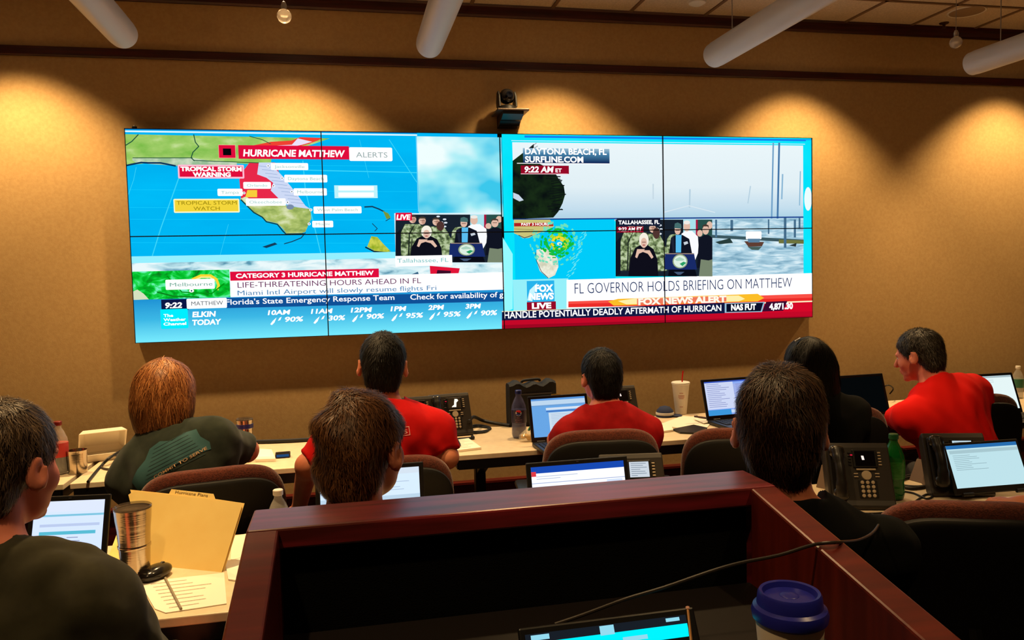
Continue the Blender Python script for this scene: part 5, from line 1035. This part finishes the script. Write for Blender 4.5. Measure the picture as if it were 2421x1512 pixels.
# tablet on the console, stylus, cord over the rim
a = atd(1225, 1480, 1.13); b = atd(1640, 1440, 1.19); v = b-a; Wd = float(np.hypot(v[0], v[1])); c = (a+b)/2; rz = math.atan2(v[1], v[0]); tilt = .5; Hh = (c[2]-WZ-.012)/math.cos(tilt)
ny = np.array([-math.sin(rz), math.cos(rz)]); t = thing('foreground_laptop', 'black laptop with bright cyan screen at the bottom edge inside the console', 'laptop', (c[0]-ny[0]*Hh*math.sin(tilt), c[1]-ny[1]*Hh*math.sin(tilt), WZ+.001), rz)
MB().rbox((0, -.09, .007), (Wd, .18, .012), .004).build('base', lapb, t); kk = MB()
for r in range(4):
    for q_ in range(11): kk.box((-Wd*.4+q_*Wd*.08, -.04-r*.022, .0142), (Wd*.062, .017, .002))
kk.build('keyboard', keym, t)
LM = Matrix.Translation((0, 0, .012)) @ Matrix.Rotation(-tilt, 4, 'X'); MB(LM).rbox((0, .005, Hh/2), (Wd, .010, Hh), .003).build('lid', lapb, t)
s = MB(LM); s.add([(-Wd*.47, -.001, .012), (Wd*.44, -.001, .012), (Wd*.44, -.001, Hh-.022), (-Wd*.47, -.001, Hh-.022)], [(0, 1, 2, 3)]); s.ci = 1
s.add([(-Wd*.47, -.0014, Hh-.022), (Wd*.44, -.0014, Hh-.022), (Wd*.44, -.0014, Hh-.010), (-Wd*.47, -.0014, Hh-.010)], [(0, 1, 2, 3)]); s.ci = 2
for x0, x1, z0, z1 in ((-.44, -.34, .019, .012), (-.06, .02, .024, .011), (.32, .40, .017, .012), (.06, .2, .036, .030)): s.add([(Wd*x0, -.0017, Hh-z0), (Wd*x1, -.0017, Hh-z0), (Wd*x1, -.0017, Hh-z1), (Wd*x0, -.0017, Hh-z1)], [(0, 1, 2, 3)])
s.build('screen', [em((0, 236, 250), 1.1), em((24, 30, 38)), em((150, 220, 240))], t)
a = atd(1626, 1440, 1.12); b = atd(1648, 1515, 1.02); t = thing('stylus', 'thin brass coloured stylus standing beside the cyan screen laptop', 'stylus', (float(b[0]), float(b[1]), WZ+.001)); d0 = np.array([b[0], b[1], WZ+.001])
MB().tube([(0, 0, .003), tuple(a-d0)], .0022, 8, 1).build('barrel', mat('brass', (150, 110, 70), .3, .8), t, True); MB().tube([tuple(a-d0), tuple((a-d0)*1.03)], .003, 8, 1).build('stylus_tip', mat('pink_tip', (200, 150, 130), .4), t, True)
cp = [atd(1312, 1475, 1.16), atd(1380, 1452, 1.18), atd(1480, 1415, 1.2), atd(1570, 1388, 1.2), atd(1680, 1350, 1.2), atd(1750, 1330, 1.2), atd(1840, 1312, 1.19), atd(1908, 1291, 1.16), atd(1945, 1280, 1.13)]
wing = lambda x, y: (x, y, RZ-(YF-y)*SL+.004)
def onwing(px, py):
    d = ray(px, py); return CAM+d*((RZ-(YF-CAM[1])*SL+.004-CAM[2])/(d[2]-d[1]*SL))
w0_, w1_ = onwing(1940, 1284), onwing(1985, 1281); n_w = len(cp)-1; cp = cp[:-1]; dw = float((w0_-CAM)@FW)
for i_ in range(len(cp)): cp[i_] = CAM+(cp[i_]-CAM)*((1.16+(dw-1.16)*(i_/n_w))/float((cp[i_]-CAM)@FW))
cp += [w0_, w1_, atd(2030, 1276, dw+.16), atd(2062, 1260, dw+.28), atd(2078, 1238, dw+.45), atd(2080, 1224, dw+.8), at(2060, 1214, TZ+.006)]
b = cp[0]; t = thing('power_cord', 'thin dark cord sagging across the console and over its right wing', 'cable', b); MB().tube([p-b for p in cp], .0028, 8, 4).build('cord', mat('cord_brown', (40, 34, 30), .4), t, True)

# ---------------------------------------------------------------- people
def hairm(n, c, c2, c3, r=.45):
    return [mat('hair_'+n+'_base', c, r, noise=(c2, (60, 60, 14), 4), spec=.25), mat('hair_'+n+'_mid', c2, r, spec=.3), mat('hair_'+n+'_light', c3, r, spec=.35)]
sk1 = ('warm', (214, 140, 108), (200, 120, 92)); sk2 = ('tan', (196, 126, 96), (184, 108, 80)); sk3 = ('pink', (214, 130, 106), (196, 110, 90))
red1 = mat('bright_red_cotton', (176, 10, 12), .85, noise=((166, 8, 10), 40, 3), spec=.15); red2 = mat('dark_red_polo', (150, 12, 16), .85, noise=((138, 10, 14), 40, 3), spec=.15); red3 = mat('red_collared_shirt', (208, 18, 14), .85, spec=.15)
grn = mat('dark_green_cotton', (46, 52, 44), .9, sheen=.1, noise=((40, 46, 40), 40, 3), spec=.1); olv = mat('olive_cotton', (56, 54, 40), .92, sheen=.1, noise=((48, 46, 34), 30, 3), spec=.1); blk = mat('black_cotton', (12, 13, 13), .9, spec=.1); nvy = mat('navy_cotton', (16, 17, 30), .85, spec=.15)
hB = hairm('blonde', (96, 54, 26), (140, 84, 42), (186, 124, 70)); hK = hairm('black', (9, 8, 8), (14, 12, 12), (22, 20, 20), .6); hBr = hairm('brown', (66, 40, 22), (92, 58, 32), (124, 82, 48)); hDk = hairm('dark_brown', (34, 22, 14), (50, 34, 22), (84, 58, 38)); hG = hairm('grey_brown', (46, 34, 24), (70, 54, 38), (104, 84, 62)); hS = hairm('slate', (30, 26, 22), (48, 42, 36), (74, 66, 56))
# blonde woman in a dark green printed tee, leaning on the front table
H1 = atd(392, 928, 2.88)
r1 = person('person with strawberry blonde bob in dark green printed tee leaning on the front table', H1, (H1[0]+.17, H1[1]-.13), yaw=-.12, hyaw=.05, hpitch=-.15, hs=1.0, sw=.16, bulk=1.03, tiltsh=-.012,
    arms=((atd(362, 1110, 3.0), atd(350, 1095, 3.25)), (atd(583, 1064, 3.02), atd(560, 1074, 3.22))), skin=sk1, shirt=grn, sleeve=.55, hair='bob', hmats=hB, nstr=7000, slen=.075, swid=.0028, seed=2, h=.0072, folds=.009)
root, S, RB, N, P0, fy, xr, up = r1
C = N-up*.068-fy*.22+xr*.045
outl = [(-.14, -.075), (-.155, -.03), (-.12, .0), (-.085, .02), (-.06, .05), (-.02, .06), (.02, .045), (.06, .055), (.10, .05), (.105, .02), (.125, -.01), (.12, -.035), (.04, -.03), (-.02, -.045), (-.08, -.055), (-.12, -.085)]
lnsv = []
for k in range(9): z = -.055+k*.012; lnsv.append(([(-.11+k*.008, z), (.10-k*.004, z+.012), (.10-k*.004, z+.014), (-.11+k*.008, z+.002)], [(0, 1, 2, 3)], 1))
v, f, wd, ch = text_geo('COMMIT TO SERVE', .01); sc_ = .185/wd
prnt(S, root, [(outl, [tuple(range(len(outl)))], 0)]+lnsv+[([(a_*sc_-.075+0*b_, b_*.014-.052+a_*sc_*.12) for a_, b_ in v], f, 2)], C, xr, up, fy, [mat('print_teal', (50, 92, 98), .8), mat('print_teal_dark', (40, 66, 70), .8), mat('print_tan', (196, 160, 120), .8)])
H2 = atd(905, 862, 2.98)
r2 = person('person in bright red tee with short black hair facing the weather map', H2, (H2[0]+.03, H2[1]-.14), yaw=.02, hyaw=-.05, hroll=.06, hs=1.02, sw=.182, bulk=1.1, drop=.10,
    arms=((atd(728, 1100, 2.86), atd(706, 1205, 3.10)), (atd(1056, 1080, 2.95), atd(1020, 1085, 3.22))), skin=sk2, shirt=red1, sleeve=.52, hair='short', hmats=hK, nstr=5000, slen=.016, swid=.0018, seed=3, h=.0072, folds=.009, hinf=.002)
root, S, RB, N, P0, fy, xr, up = r2
v, f, wd, ch = text_geo('ES', .01); bx = lambda x0, y0, x1, y1: ([(x0, y0), (x1, y0), (x1, y1), (x0, y1)], [(0, 1, 2, 3)], 0)
C = N-up*.085-fy*.2+xr*.055
prnt(S, root, [([(a_*.030/wd-.012, b_*.020-.01) for a_, b_ in v], f, 0), bx(-.04, .012, .024, .0145), bx(-.04, -.0175, .024, -.015), bx(.024, -.0175, .0265, .0145)], C, xr, up, fy, [mat('print_white', (214, 150, 150), .8)])
H3 = atd(1420, 888, 3.45)
person('person in dark red polo with short black hair working at a laptop', H3, (H3[0]+.01, H3[1]-.12), yaw=.0, hyaw=.12, hroll=-.03, hs=.98, sw=.175, bulk=.98,
    arms=((atd(1318, 1040, 3.45), atd(1312, 1032, 3.72)), (atd(1524, 1020, 3.52), atd(1480, 1020, 3.75))), skin=sk3, shirt=red2, sleeve=.52, collar=True, hair='short', hmats=hK, nstr=5000, slen=.028, swid=.0022, seed=4, h=.0072, folds=.007, hinf=.003)
H4 = atd(1906, 862, 3.5)
person('person with long straight black hair and a light hair clip in black top', H4, (H4[0]+.06, H4[1]-.13), yaw=-.1, hyaw=.15, hs=1.0, sw=.175, bulk=1.0, skin=sk1, shirt=blk, sleeve=1.0, hair='long', hmats=hK, nstr=6000, slen=.10, swid=.003, seed=5, h=.008, folds=.006)
p = atd(1885, 804, 3.46); t = thing('hair_clip', 'small light clip in the long straight black hair', 'hair clip', p, .1); MB().tube([(-.012, 0, -.004), (0, -.006, .004), (.014, 0, .008)], .004, 8).build('clip_arm', mat('clip_white', (230, 226, 220), .3), t, True)
H5 = atd(2172, 838, 3.72)
person('person in bright red collared shirt leaning left over the front table at right', H5, (H5[0]+.16, H5[1]-.17), yaw=.12, hyaw=.38, hpitch=-.28, hs=1.0, sw=.205, bulk=1.16,
    arms=((atd(2122, 985, 3.74), atd(2104, 1000, 3.98)), (atd(2300, 960, 3.85), atd(2270, 985, 4.05))), skin=sk3, shirt=red3, sleeve=.50, collar=True, hair='short', hmats=hS, nstr=5000, slen=.018, swid=.002, seed=6, h=.0075, folds=.009)
H6 = atd(6, 1100, 1.50)
person('man in olive shirt with grey brown hair filling the lower left corner', H6, (H6[0]+.06, H6[1]-.14), yaw=-.38, hyaw=-.06, hpitch=-.12, hs=1.02, sw=.20, bulk=1.2, drop=.125,
    arms=(None, (atd(350, 1620, 1.50), atd(420, 1560, 1.75))), skin=sk3, shirt=olv, sleeve=.9, hair='short', hmats=hG, nstr=9000, slen=.03, swid=.0016, seed=7, h=.0062, folds=.012, hinf=.003, group=None)
H7 = atd(857, 1056, 1.68)
person('man with thick tousled brown hair and navy shirt right behind the console', H7, (H7[0]-.02, H7[1]+.02), yaw=-.05, hyaw=-.55, hpitch=-.05, hs=1.0, sw=.165, bulk=.9, drop=.12,
    arms=((atd(740, 1380, 1.8), atd(800, 1320, 2.05)), (atd(960, 1380, 1.8), atd(900, 1320, 2.05))), skin=sk1, shirt=nvy, sleeve=.9, collar=True, hair='thick', hmats=hBr, nstr=11000, slen=.034, swid=.0017, seed=8, h=.0062, folds=.006, hinf=.001, group=None)
H8 = atd(1842, 1010, 1.72)
person('man with dark brown hair and black shirt beside the right wing of the console', H8, (H8[0]+.08, H8[1]+.06), yaw=-.35, hyaw=-.12, hpitch=-.04, hs=1.08, sw=.185, bulk=1.0, drop=.11, skin=sk2, shirt=blk, sleeve=1.0, hair='thick', hmats=hDk, nstr=11000, slen=.034, swid=.0018, seed=9, h=.0062, folds=.008, hinf=.004, group=None)
H9 = atd(2760, 960, 2.35)
person('person beyond the right edge whose hands reach the tablet computer', H9, (H9[0]+.05, H9[1]-.14), yaw=.25, hs=1.0, sw=.20, bulk=1.0, arms=((atd(2520, 1260, 2.45), at(2432, 1196, .79)), None), skin=sk1, shirt=blk, sleeve=.5, hair='short', hmats=hDk, nstr=800, slen=.02, swid=.003, seed=10, h=.0075, group=None)
if DBG:
    for n_, h_ in (('H1',H1),('H2',H2),('H3',H3),('H4',H4),('H5',H5),('H6',H6),('H7',H7),('H8',H8),('H9',H9)): print('DBG', n_, np.round(h_, 2))
